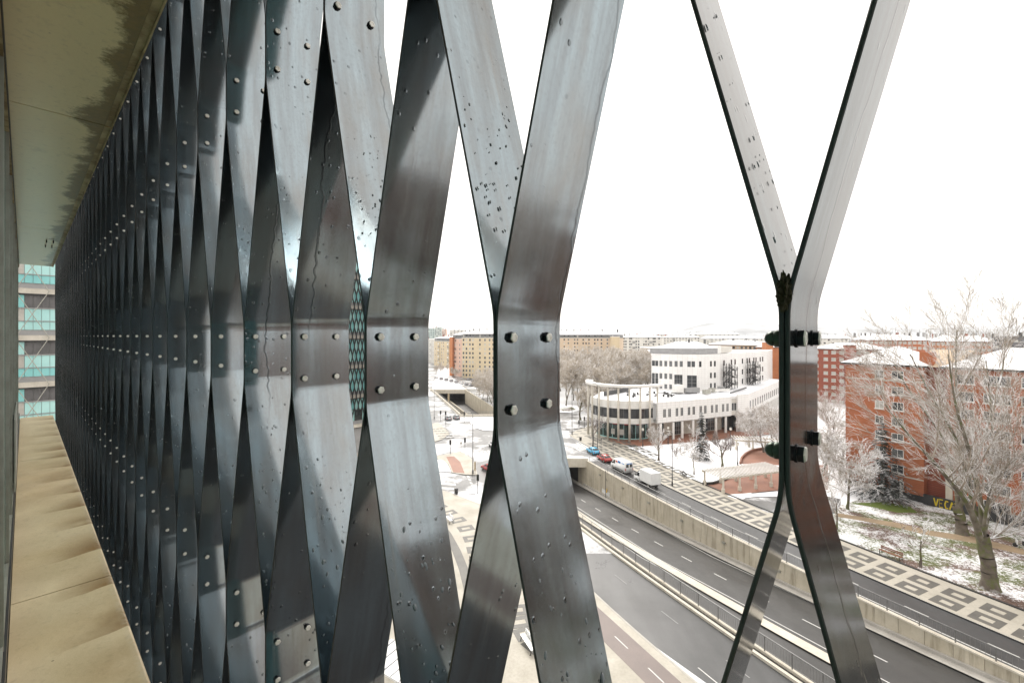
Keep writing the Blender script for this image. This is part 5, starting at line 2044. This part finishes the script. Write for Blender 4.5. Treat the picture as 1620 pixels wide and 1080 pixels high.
PT2 = plane_tree('second plane tree close to the brick facade behind the big mossy one', b2, .62, limbs2, 6, 7.2, dict(TW, rmin=.016, kids=(0, 6, 6, 3)), 11, lw(b2, k2, 1516, 800))


for i, (x, y, s) in enumerate(((67, 31, .95), (75, 20, 1.05), (82, 6, .9), (88, -8, 1.0), (97, -24, 1.05), (88, 24, .85), (106, -40, .95))):  # unseen copies added to dull the brick's red reflection in the steel
    dup((PT1, PT2)[i % 2], (x, y, .13), i * 1.9, s, '%s plane tree added out of view along the lawn to the right' % ordinal(i + 1))


# ---- dark conifers
def conifer(label, base, h, w_, seed, tiers, droop):
    rg = random.Random(seed)
    t = thing('spruce', label, 'tree', base, 0, 'dark conifers')
    mt, mc = MB(), MB()
    mt.tube((0, 0, -.1), (0, 0, h * .97), h * .018, .02, 8)
    mt.build('trunk', M['bark'], t, True)
    for k in range(tiers):
        f = k / tiers
        z = h * (.08 + .90 * f)
        rad = w_ * (1 - f) ** .8 * rg.uniform(.8, 1.15) + .15
        n = max(5, int(11 * (1 - f) + 4))
        for i in range(n):
            a = 6.283 * (i + rg.random() * .8) / n
            L = rad * rg.uniform(.65, 1.1)
            m = 5
            for j in range(m):
                u0, u1_ = j / m, (j + 1) / m
                p0 = Vector((math.cos(a) * L * u0, math.sin(a) * L * u0, z - droop * L * u0 ** 1.6))
                p1 = Vector((math.cos(a) * L * u1_, math.sin(a) * L * u1_, z - droop * L * u1_ ** 1.6))
                mc.tube(p0, p1, .03, .02, 3, cap=False)
                for q_ in range(5):
                    c = p0.lerp(p1, rg.random())
                    s = rg.uniform(.22, .55) * (1.1 - .4 * u0) * (h / 9) ** .3
                    da = a + rg.uniform(-1.3, 1.3)
                    e = Vector((math.cos(da), math.sin(da), rg.uniform(-.75, -.1))) * s
                    sd_ = Vector((-math.sin(da), math.cos(da), rg.uniform(-.2, .2))) * s * .2
                    mc.add([c, c + e * .55 + sd_, c + e, c + e * .55 - sd_], [(0, 1, 2, 3)])
    mc.build('crown', M['needle'], t)
    return t


conifer('dark snow dusted spruce in the middle of the snowy square', P(1110, 727), 11.5, 2.5, 8, 18, .55)
conifer('dark spreading conifer before the entrance of the brick apartments', P(1396, 790), 14.0, 5.4, 9, 22, .34)

# ------------------------------------------------------------------ vehicles
def wheel(parent, x, y, r, wd):
    o = link('tyre', None, parent)
    me = MB().lathe((0, 0, 0), [(r * .72, -wd / 2), (r * .96, -wd / 2), (r, -wd / 3), (r, wd / 3), (r * .96, wd / 2), (r * .72, wd / 2)], 18, 'y').mesh('wheel', M['tyre'], True)
    bpy.data.objects.remove(o)
    o = link('wheel', me, parent, (x, y, r))
    MB().lathe((0, 0, 0), [(r * .66, -wd / 2 - .012), (r * .66, wd / 2 + .012)], 14, 'y').build('rim', M['alu'], o)
    return o


def body_mesh(prof, half, tuck, m):
    """side outline (x, z) swept across the width, drawn in towards the roof"""
    mb = MB()
    zmax = max(p[1] for p in prof)
    zbelt = .92
    n = len(prof)
    vs = []
    for sgn in (-1, 1):
        for x, z in prof:
            k = max(0, (z - zbelt) / (zmax - zbelt)) if zmax > zbelt else 0
            vs.append((x, sgn * (half - tuck * k), z))
    fs = [tuple(range(n)), tuple(range(2 * n - 1, n - 1, -1))]
    fs += [(i, n + i, n + (i + 1) % n, (i + 1) % n) for i in range(n)]
    mb.add(vs, fs)
    me = mb.mesh('body', m)
    bm = bmesh.new()
    bm.from_mesh(me)
    bmesh.ops.recalc_face_normals(bm, faces=bm.faces)
    bmesh.ops.bevel(bm, geom=list(bm.edges), offset=.05, segments=2, affect='EDGES', clamp_overlap=True)
    for f in bm.faces:
        f.smooth = True
    bm.to_mesh(me)
    bm.free()
    return me


def car(label, loc, ang, paint, group=None, s=1.0, cat='car'):
    t = thing('car', label, cat, loc, ang, group)
    t.scale = (s,) * 3
    L = 2.05
    prof = [(-L, .28), (-L, .70), (-L + .08, .92), (-1.62, 1.02), (-1.15, 1.40), (-.35, 1.50), (.25, 1.45), (.95, .98), (1.75, .84), (L, .66), (L, .28)]
    link('body', body_mesh(prof, .86, .17, paint), t)
    # glazing a few millimetres proud of the body sides
    for sg in (-1, 1):
        y0, y1 = .862, .735
        vs = [(-1.48, sg * (y0 + .0), 1.00), (.82, sg * y0, 1.00), (.20, sg * y1, 1.39), (-1.08, sg * (y1), 1.36)]
        MB().add(vs, [(0, 1, 2, 3) if sg < 0 else (3, 2, 1, 0)]).build('window', M['glass'], t)
        MB().box((-.38, sg * .80, 1.19), (.07, .14, .40)).build('pillar', paint, t)
        MB().box((.80, sg * .95, 1.02), (.16, .18, .13)).build('mirror', paint, t)
    MB().add([(.98, -.76, 1.00), (.98, .76, 1.00), (.32, .66, 1.44), (.32, -.66, 1.44)], [(0, 1, 2, 3)]).build('windscreen', M['glass'], t)
    MB().add([(-1.64, .72, 1.05), (-1.64, -.72, 1.05), (-1.20, -.66, 1.40), (-1.20, .66, 1.40)], [(0, 1, 2, 3)]).build('rear_window', M['glass'], t)
    for sg in (-1, 1):
        MB().box((L - .06, sg * .62, .68), (.16, .34, .15)).build('headlight', M['lampglass'], t)
        MB().box((-L + .04, sg * .68, .78), (.12, .22, .20)).build('tail_light', M['redsign'], t)
        for x in (-1.28, 1.28):
            wheel(t, x, sg * .80, .31, .20)
    MB().box((L - .02, 0, .40), (.10, 1.5, .16)).build('bumper', M['dark'], t)
    MB().box((-L + .02, 0, .42), (.10, 1.5, .16)).build('bumper', M['dark'], t)
    return t


def van(label, loc, ang, paint, box=False, prints=False):
    t = thing('delivery_van', label, 'van', loc, ang, 'vehicles on the upper road')
    L = 2.75
    if not box:
        prof = [(-L, .35), (-L, 2.35), (-L + .15, 2.48), (1.15, 2.48), (1.55, 2.30), (2.05, 1.35), (2.60, 1.12), (L, .85), (L, .35)]
        link('body', body_mesh(prof, .98, .10, paint), t)
    else:
        prof = [(.75, .35), (.75, 2.10), (1.35, 2.15), (1.62, 2.00), (2.10, 1.28), (2.62, 1.10), (L, .85), (L, .35)]
        link('body', body_mesh(prof, .95, .10, paint), t)
        bm = bmesh.new()
        bmesh.ops.create_cube(bm, size=1)
        for v in bm.verts:
            v.co = Vector((v.co.x * 3.5 - 1.05, v.co.y * 2.14, v.co.z * 2.15 + 1.80))
        bmesh.ops.bevel(bm, geom=list(bm.edges), offset=.06, segments=2, affect='EDGES')
        me = bpy.data.meshes.new('cargo_box')
        bm.to_mesh(me)
        bm.free()
        me.materials.append(paint)
        link('cargo_box', me, t)
        MB().span((-2.7, -.5, .40), (.74, .5, .70)).build('chassis', M['dark'], t)
    for sg in (-1, 1):
        y = .985 if not box else .955
        MB().add([(1.00, sg * y, 1.30), (1.92, sg * y, 1.30), (1.52, sg * (y - .07), 2.02), (1.00, sg * (y - .06), 2.02)], [(0, 1, 2, 3) if sg < 0 else (3, 2, 1, 0)]).build('window', M['glass'], t)
        MB().box((1.9, sg * 1.08, 1.42), (.14, .22, .30)).build('mirror', M['dark'], t)
        MB().box((L - .10, sg * .74, .92), (.20, .28, .20)).build('headlight', M['lampglass'], t)
        MB().box((-L + .03, sg * .88, 1.05), (.10, .12, .42)).build('tail_light', M['redsign'], t)
        for x in (-1.75, 1.85):
            wheel(t, x, sg * .86, .36, .24)
        if not box:
            MB().box((-.5, sg * .985, .62), (3.4, .03, .12)).build('side_trim', M['dark'], t)
    MB().add([(2.08, -.80, 1.36), (2.08, .80, 1.36), (1.62, .76, 2.20), (1.62, -.76, 2.20)], [(0, 1, 2, 3)]).build('windscreen', M['glass'], t)
    MB().box((L - .02, 0, .48), (.12, 1.8, .22)).build('bumper', M['dark'], t)
    for y in (-.42, .42):
        MB().box((-L - .002 if not box else -2.80, y, 1.75), (.02, .62, .62)).build('rear_window', M['glass'] if not box else M['whitecar'], t)
    if prints:
        for sg in (-1, 1):
            MB().box((-.55, sg * .945, 2.02), (.9, .06, .42)).build('print', M['printblue'], t)
            MB().box((.45, sg * .955, 1.92), (.7, .05, .36)).build('print', M['printred'], t)
            MB().box((-1.9, sg * .945, 2.05), (.9, .06, .14)).build('print', M['printblue'], t)
        MB().box((-2.757, 0, 2.18), (.02, 1.2, .16)).build('print', M['printblue'], t)
    return t


def road_ang(z):
    return math.atan2(1, wt(z + 1) - wt(z))


def on_road(x, y):
    p = P(x, y)
    p.z = -.01
    return p


car('light blue small car at the front of the queue by the pavement', on_road(938, 716.5), road_ang(105), M['blue'], 'vehicles on the upper road')
car('red car between the blue car and the white van', on_road(956, 728.5), road_ang(98), M['redcar'], 'vehicles on the upper road')
van('white delivery van with blue and red print on its sides', on_road(983.5, 744), road_ang(91), M['whitecar'], prints=True)
van('white box van at the back of the queue on the upper road', on_road(1023, 765.5), road_ang(83), M['whitecar'], box=True)
car('silver grey car on the pale junction close to the underpass corner', P(709, 664), 1.9, M['greycar'], 'cars on the junction')
car('dark grey car right of the silver one on the junction', P(722, 662.5), 1.9, M['greycar'], 'cars on the junction')
car('red car at the crossing half hidden by the broad steel strip', P(774, 744), 2.2, M['redcar'], 'cars on the junction')
car('white car half hidden behind the broad steel strip at the zebra crossing', P(782, 707), 2.0, M['whitecar'], 'cars on the junction')
cl = [M['whitecar'], M['greycar'], M['whitecar'], M['whitecar'], M['redcar']]
pk = None
for i in range(9):
    c = P(690 + i * 8.0, 598.5 + i * 1.7)
    if i % 5 < 2 or pk is None:
        pk = car('%s parked car from the left in the row along the avenue' % ordinal(i + 1), c, 1.9, cl[i % 5], 'cars parked along the avenue')
    else:
        dup(pk, c, 1.9, None, '%s parked car from the left in the row along the avenue' % ordinal(i + 1))
for i, (x, y) in enumerate(((742, 601), (749, 603), (757, 605), (764, 606))):
    dup(pk, P(x, y), 1.2, 1, '%s parked car from the left before the cream block' % ordinal(i + 1))['group'] = 'cars parked before the cream block'

# ------------------------------------------------------------------ street furniture
def lamp_post(label, base, h, arm, ang=0.0, col_='dark', r=.085):
    t = thing('street_lamp', label, 'street lamp', base, ang, 'street lamps')
    m = M[col_]
    MB().lathe((0, 0, 0), [(r * 1.7, 0), (r * 1.7, .8), (r, .95), (r * .6, h)], 10).build('pole', m, t, True)
    if arm:
        MB().tube((0, 0, h - .05), (arm, 0, h + .22), .04, .035, 7).build('arm', m, t)
        MB().box((arm + .25, 0, h + .24), (.75, .28, .13)).build('lamp_head', M['alu'], t)
        MB().box((arm + .27, 0, h + .165), (.5, .2, .02)).build('lens', M['lampglass'], t)
    else:
        MB().lathe((0, 0, h), [(.08, 0), (.24, .12), (.30, .32), (.22, .52), (.06, .60)], 12).build('lamp_head', M['lampglass'], t, True)
        MB().lathe((0, 0, h + .58), [(.30, 0), (.26, .06), (.04, .14)], 12).build('cap', M['alu'], t, True)
    return t


lamp_post('tall dark lamp post on the pavement edge in front of the snowy square', P(1063.5, 769), 9.9, .5, 2.4)
lamp_post('tall grey pole left of the broad strip at the traffic island', P(748, 750), 12.2, .6, 2.9, 'rail', .12)
lamp_post('thin tall lamp post beside the blue car', P(945, 712), 16.0, .6, 2.4)
lamp_post('thin tall lamp post at the left tip of the patterned pavement', P(905, 688), 14.0, .6, 2.4)
lamp_post('short cream globe lamp before the curved shop corner', P(1017, 707), 4.1, 0)
lamp_post('cream globe lamp on the square in front of the open ground floor', P(1057, 703), 4.0, 0)
lamp_post('dark slim lamp on the snow right of the bare tree', P(1167, 737), 4.4, 0)
lamp_post('slim lamp near the far pergola post', P(1156, 713), 5.0, 0)
lamp_post('far lamp post left of the underpass mouth', P(687, 662), 12.5, .6, 0, 'rail')
lamp_post('white lamp post beside the underpass railing', P(731, 612), 13, .8, 3.0, 'alu')
lamp_post('white lamp post before the cream block on the avenue', P(752, 612), 13, .8, 3.0, 'alu')
for i in range(5):
    lamp_post('far lamp post along the avenue, %s from the left' % ordinal(i + 1), at(696 + i * 12, 330 - i * 12), 11, .8, 3.0, 'alu').name = 'street_lamp'
lamp_post('tall pole rising behind the brick roof at the right', at(1465, 98), 29.2, .8, 0, 'rail', .12)
lamp_post('thin skyline mast over the far brick row', at(1417, 160), 31.0, .5, 0, 'rail', .10)


def signal(label, base, ang, h=2.5):
    t = thing('traffic_light', label, 'traffic light', base, ang, 'traffic lights')
    MB().tube((0, 0, 0), (0, 0, h), .06, n=8).build('pole', M['dark'], t)
    MB().box((.02, 0, h + .35), (.26, .30, .92)).build('signal_head', M['black'], t)
    for i in range(3):
        MB().lathe((.16, 0, h + .07 + i * .28), [(.10, 0), (.10, .05)], 10, 'x').build('lens', M['nut'], t)
        MB().box((.20, 0, h + .19 + i * .28), (.14, .22, .02)).build('visor', M['black'], t)
    MB().box((-.02, 0, h + .35), (.02, .50, 1.15)).build('backboard', M['black'], t)
    return t


signal('traffic light on the left edge of the red paved island', P(712.5, 718.5), 2.0)
signal('traffic light on the right edge of the island by the zebra', P(735.5, 714.5), 2.0)
signal('traffic light at the near kerb beside the broad strip', P(755.8, 780.5), 4.2)
signal('traffic light at the bend behind the patterned pavement', P(924.5, 677), 2.2)
signal('traffic light across the junction by the underpass corner', P(697, 666), 2.0)
signal('traffic light on the snowy corner of the underpass', P(734.5, 668), 2.0)
signal('second traffic light at the tip of the patterned pavement', P(916, 676.5), 2.2, 1.4)
signal('far traffic light right of the underpass railing', P(705, 672), 2.0, 3.4)


def post_sign(name, label, cat, base, h, plate, m, ang=0):
    t = thing(name, label, cat, base, ang)
    MB().tube((0, 0, 0), (0, 0, h), .045, n=8).build('post', M['rail'], t)
    MB().box((0, -.06, h - plate[1] / 2), (plate[0], .04, plate[1])).build('plate', m, t)
    return t


post_sign('sign_post', 'narrow brown totem sign on the island tip', 'sign', P(751.5, 753), 2.9, (.28, 1.8), M['trim'])
post_sign('sign_post', 'thin grey sign post between the two island traffic lights', 'sign', P(729.5, 714.5), 2.4, (.4, .5), M['alu'])
post_sign('sign_post', 'slim sign post behind the white van on the pavement', 'sign', P(970, 722), 3.0, (.3, .4), M['rail'])
post_sign('sign_post', 'tall thin sign post on the patterned pavement left of the square', 'sign', P(951, 714), 3.2, (.3, .4), M['rail'])
# litter bins
def bin_(label, base):
    t = thing('litter_bin', label, 'litter bin', base, 0, 'litter bins')
    MB().lathe((0, 0, 0), [(.26, .05), (.30, .25), (.30, .85), (.33, .88), (.33, .95), (.22, 1.0)], 14).build('body', M['dark'], t, True)
    MB().tube((-.36, 0, 0), (-.36, 0, 1.15), .035, n=6).build('post', M['rail'], t)


bin_('dark round litter bin on the curved kerb of the near pavement', P(722, 781))
bin_('dark litter bin beside the dark leaning strip on the ring pavement', P(747.5, 893))
bin_('small dark litter bin at the tip of the patterned pavement', P(918.5, 697))


def bench(label, base, ang, L, seat, leg):
    t = thing('bench', label, 'bench', base, ang, 'benches')
    for i in range(3):
        MB().box((0, -.20 + i * .17, .46), (L, .14, .05)).build('seat_slat', seat, t)
    for i in range(2):
        MB().box((0, .27 + i * .03, .66 + i * .19), (L, .05, .15)).build('back_slat', seat, t)
    for x in (-L / 2 + .12, L / 2 - .12):
        mb = MB()
        mb.bar((x, -.26, 0), (x, -.20, .44), .06, .06).bar((x, .30, 0), (x, .20, .44), .06, .06).bar((x, -.28, .43), (x, .24, .43), .06, .05).bar((x, .24, .42), (x, .34, .95), .06, .05)
        mb.bar((x, -.28, .02), (x, -.36, .02), .06, .04).bar((x, .30, .02), (x, .38, .02), .06, .04)
        mb.build('leg', leg, t)
    return t


bq0, bq1 = P(826, 1010), P(846, 1040)
bench('pale bench with black iron legs seen between the dark strips', (bq0 + bq1) / 2 + Vector((0, 0, .12)), math.atan2(bq1.y - bq0.y, bq1.x - bq0.x), 2.3, M['whitecar'], M['black'])
c0, c1 = P(708, 822), P(714, 829)
bench('snow covered pale bench beside the ring paving', (c0 + c1) / 2 + Vector((0, 0, .12)), math.atan2(c1.y - c0.y, c1.x - c0.x), 2.0, M['snow'], M['black'])
c0, c1 = P(1392, 877), P(1423, 889)
bench('brown wooden bench on the kerb of the lawn', (c0 + c1) / 2 + Vector((.3, .2, .12)), math.atan2(c1.y - c0.y, c1.x - c0.x), 2.4, M['wood'], M['black'])
c0, c1 = P(1003, 711), P(1009, 716)
bench('snowy bench at the left corner of the square', (c0 + c1) / 2 + Vector((0, 0, .12)), math.atan2(c1.y - c0.y, c1.x - c0.x), 2.0, M['curtain'], M['black'])
c0, c1 = P(1078, 752), P(1084, 757)
bench('dark bench at the edge of the square right of the tall lamp post', (c0 + c1) / 2 + Vector((0, 0, .12)), math.atan2(c1.y - c0.y, c1.x - c0.x), 2.2, M['dark'], M['black'])


def pergola(label, p_front, p_end, depth, h, bays, slats):
    a, b = Vector(p_front), Vector(p_end)
    d = (b - a)
    L = d.length
    ang = math.atan2(d.y, d.x)
    t = thing('pergola', label, 'pergola', a, ang, 'pergolas')
    for y in (0, depth):
        MB().span((-.3, y - .10, h - .30), (L, y + .10, h - .02)).build('beam', M['conc_lt'], t)
        for i in range(bays + 1):
            x = .3 + (L - .6) * i / bays
            MB().lathe((x, y, 0), [(.30, 0), (.30, .9), (.17, .92), (.17, h - .31)], 10).build('post', M['conc_lt'], t)
    mb = MB().span((-.2, -.5, 0), (-.09, depth + .5, .14))
    me = mb.mesh('slat', M['conc_lt'])
    sn = MB().span((-.2, -.5, .141), (-.09, depth + .5, .175)).mesh('snow_cap', M['snow'])
    for i in range(slats):
        x = .0 + L * i / (slats - 1)
        o = link('slat', me, t, (x, 0, h))
        link('snow_cap', sn, o)
    return t


pf = P(1142, 781)
pergola('long slatted pergola with snowy roof over the brick square edge', pf, pf + Vector((14.5, 4.6, 0)), 4.6, 2.85, 4, 25)
pf = P(1163, 712)
pergola('smaller far pergola beyond the square beside the white building', pf, pf + Vector((11, -3.2, 0)), 4.0, 2.6, 3, 18)
# curved low wall of the brick square
mb = MB()
cpts = [P(x, y) for x, y in ((1112, 767.5), (1128, 766.5), (1142, 762), (1156, 756), (1175, 753), (1200, 752))]
for a, b in zip(cpts, cpts[1:]):
    mb.bar(a + Vector((0, 0, .3)), b + Vector((0, 0, .3)), .35, .5)
tag(mb.build('low_wall', M['dark']), 'low dark curved wall along the front pergola and brick square', 'wall')
mb = MB()
cpts = [P(x, y) for x, y in ((1171, 735), (1173, 727), (1180, 720), (1190, 715), (1200, 712.5), (1222, 710))]
for a, b in zip(cpts, cpts[1:]):
    mb.bar(a + Vector((0, 0, .35)), b + Vector((0, 0, .35)), .35, .6)
tag(mb.build('low_wall', M['pave_red']), 'round brick wall of the small sunken plot behind the pergola', 'wall')
# sign in the cut
t = thing('warning_sign', 'yellow triangular sign on a mast beside the retaining wall', 'sign', Vector((off(90, -.55), 90, bed(90) + .1)), .9)
MB().tube((0, 0, 0), (0, 0, 5.6), .06, n=8).build('mast', M['dark'], t)
MB().tube((0, 0, 4.2), (1.6, 0, 1.7), .035, n=6).build('stay', M['dark'], t)
MB().add([(.1, -.05, 1.0), (1.9, -.05, 1.0), (.9, -.05, 2.3), (.1, .05, 1.0), (1.9, .05, 1.0), (.9, .05, 2.3)], [(0, 1, 2), (5, 4, 3), (0, 3, 4, 1), (1, 4, 5, 2), (2, 5, 3, 0)]).build('plate', M['yellowsign'], t)
za, zb = 89.5, 92.3  # white plate added in place of a blurred passing van
o = MB().prism([(wt(za) - .07, za), (wt(zb) - .07, zb), (wt(zb) - .02, zb), (wt(za) - .02, za)], -4.55, -3.75).build('wall_panel', M['whitecar'])
o.name = 'van_blur_plate'
tag(o, 'plain white plate low on the retaining wall standing in for a blurred van', 'van blur')
# small lamps on the wall
for iz, z in enumerate((55, 62.5, 70, 77.5, 85, 93)):
    o = MB().box((wt(z) - .14, z, -1.2), (.22, .45, .28), .6).build('wall_lamp', M['alu'])
    tag(o, 'small grey lamp high on the retaining wall, %s from the underpass mouth' % ordinal(6 - iz), 'wall lamp', 'lamps along the retaining wall')
# white ribbed shelter roof at the foot of the building
c = P(640, 1062)
t = thing('shelter', 'white ribbed shelter roof at the foot of the building bottom left', 'shelter', Vector((-8.6, 34.2, 0)), -.55)
MB().box((0, 0, 2.75), (5.2, 3.0, .16)).build('roof', M['whitecar'], t)
for i in range(6):
    MB().box((-2.2 + i * .88, 0, 2.86), (.07, 2.9, .07)).build('rib', M['greycar'], t)
for x, y in ((-2.4, -1.3), (2.4, -1.3), (-2.4, 1.3), (2.4, 1.3)):
    MB().tube((x, y, .1), (x, y, 2.66), .06, n=8).build('post', M['dark'], t)
# scooter parked by the trail at the far right
t = thing('motor_scooter', 'dark parked motor scooter on the lawn at the right edge', 'scooter', P(1617, 868) + Vector((0, 0, .15)), 2.6)
for x in (-.62, .62):
    o = MB().lathe((x, 0, .27), [(.14, -.06), (.26, -.06), (.27, 0), (.26, .06), (.14, .06)], 16, 'y').build('wheel', M['tyre'], t, True)
MB().prism([(-.78, -.16), (-.05, -.20), (-.05, .20), (-.78, .16)], .38, .78).build('body', M['dark'], t)
MB().prism([(-.75, -.15), (-.02, -.15), (-.02, .15), (-.75, .15)], .785, .90).build('seat', M['black'], t)
MB().box((.2, 0, .33), (.55, .34, .06)).build('footboard', M['greycar'], t)
MB().bar((.62, 0, .3), (.42, 0, 1.08), .10, .10).build('fork', M['greycar'], t)
MB().box((.50, 0, .72), (.10, .42, .62)).build('front_shield', M['whitecar'], t)
MB().tube((.42, -.34, 1.10), (.42, .34, 1.10), .02, n=6).build('handlebar', M['black'], t)
# ------------------------------------------------------------------ thin winter haze over the whole town
g = NG('winter_haze')
g.t.nodes.remove(g.b)
pv = g.n('VolumePrincipled')
pv.inputs['Color'].default_value = (.93, .94, .96, 1)
pv.inputs['Density'].default_value = 1.3e-4
pv.inputs['Anisotropy'].default_value = .1
g.l(pv.outputs[0], g.out.inputs['Volume'])
tag(MB().span((-7000, -1000, -9), (7000, 7000, 190)).build('haze', g.mat), kind='stuff')
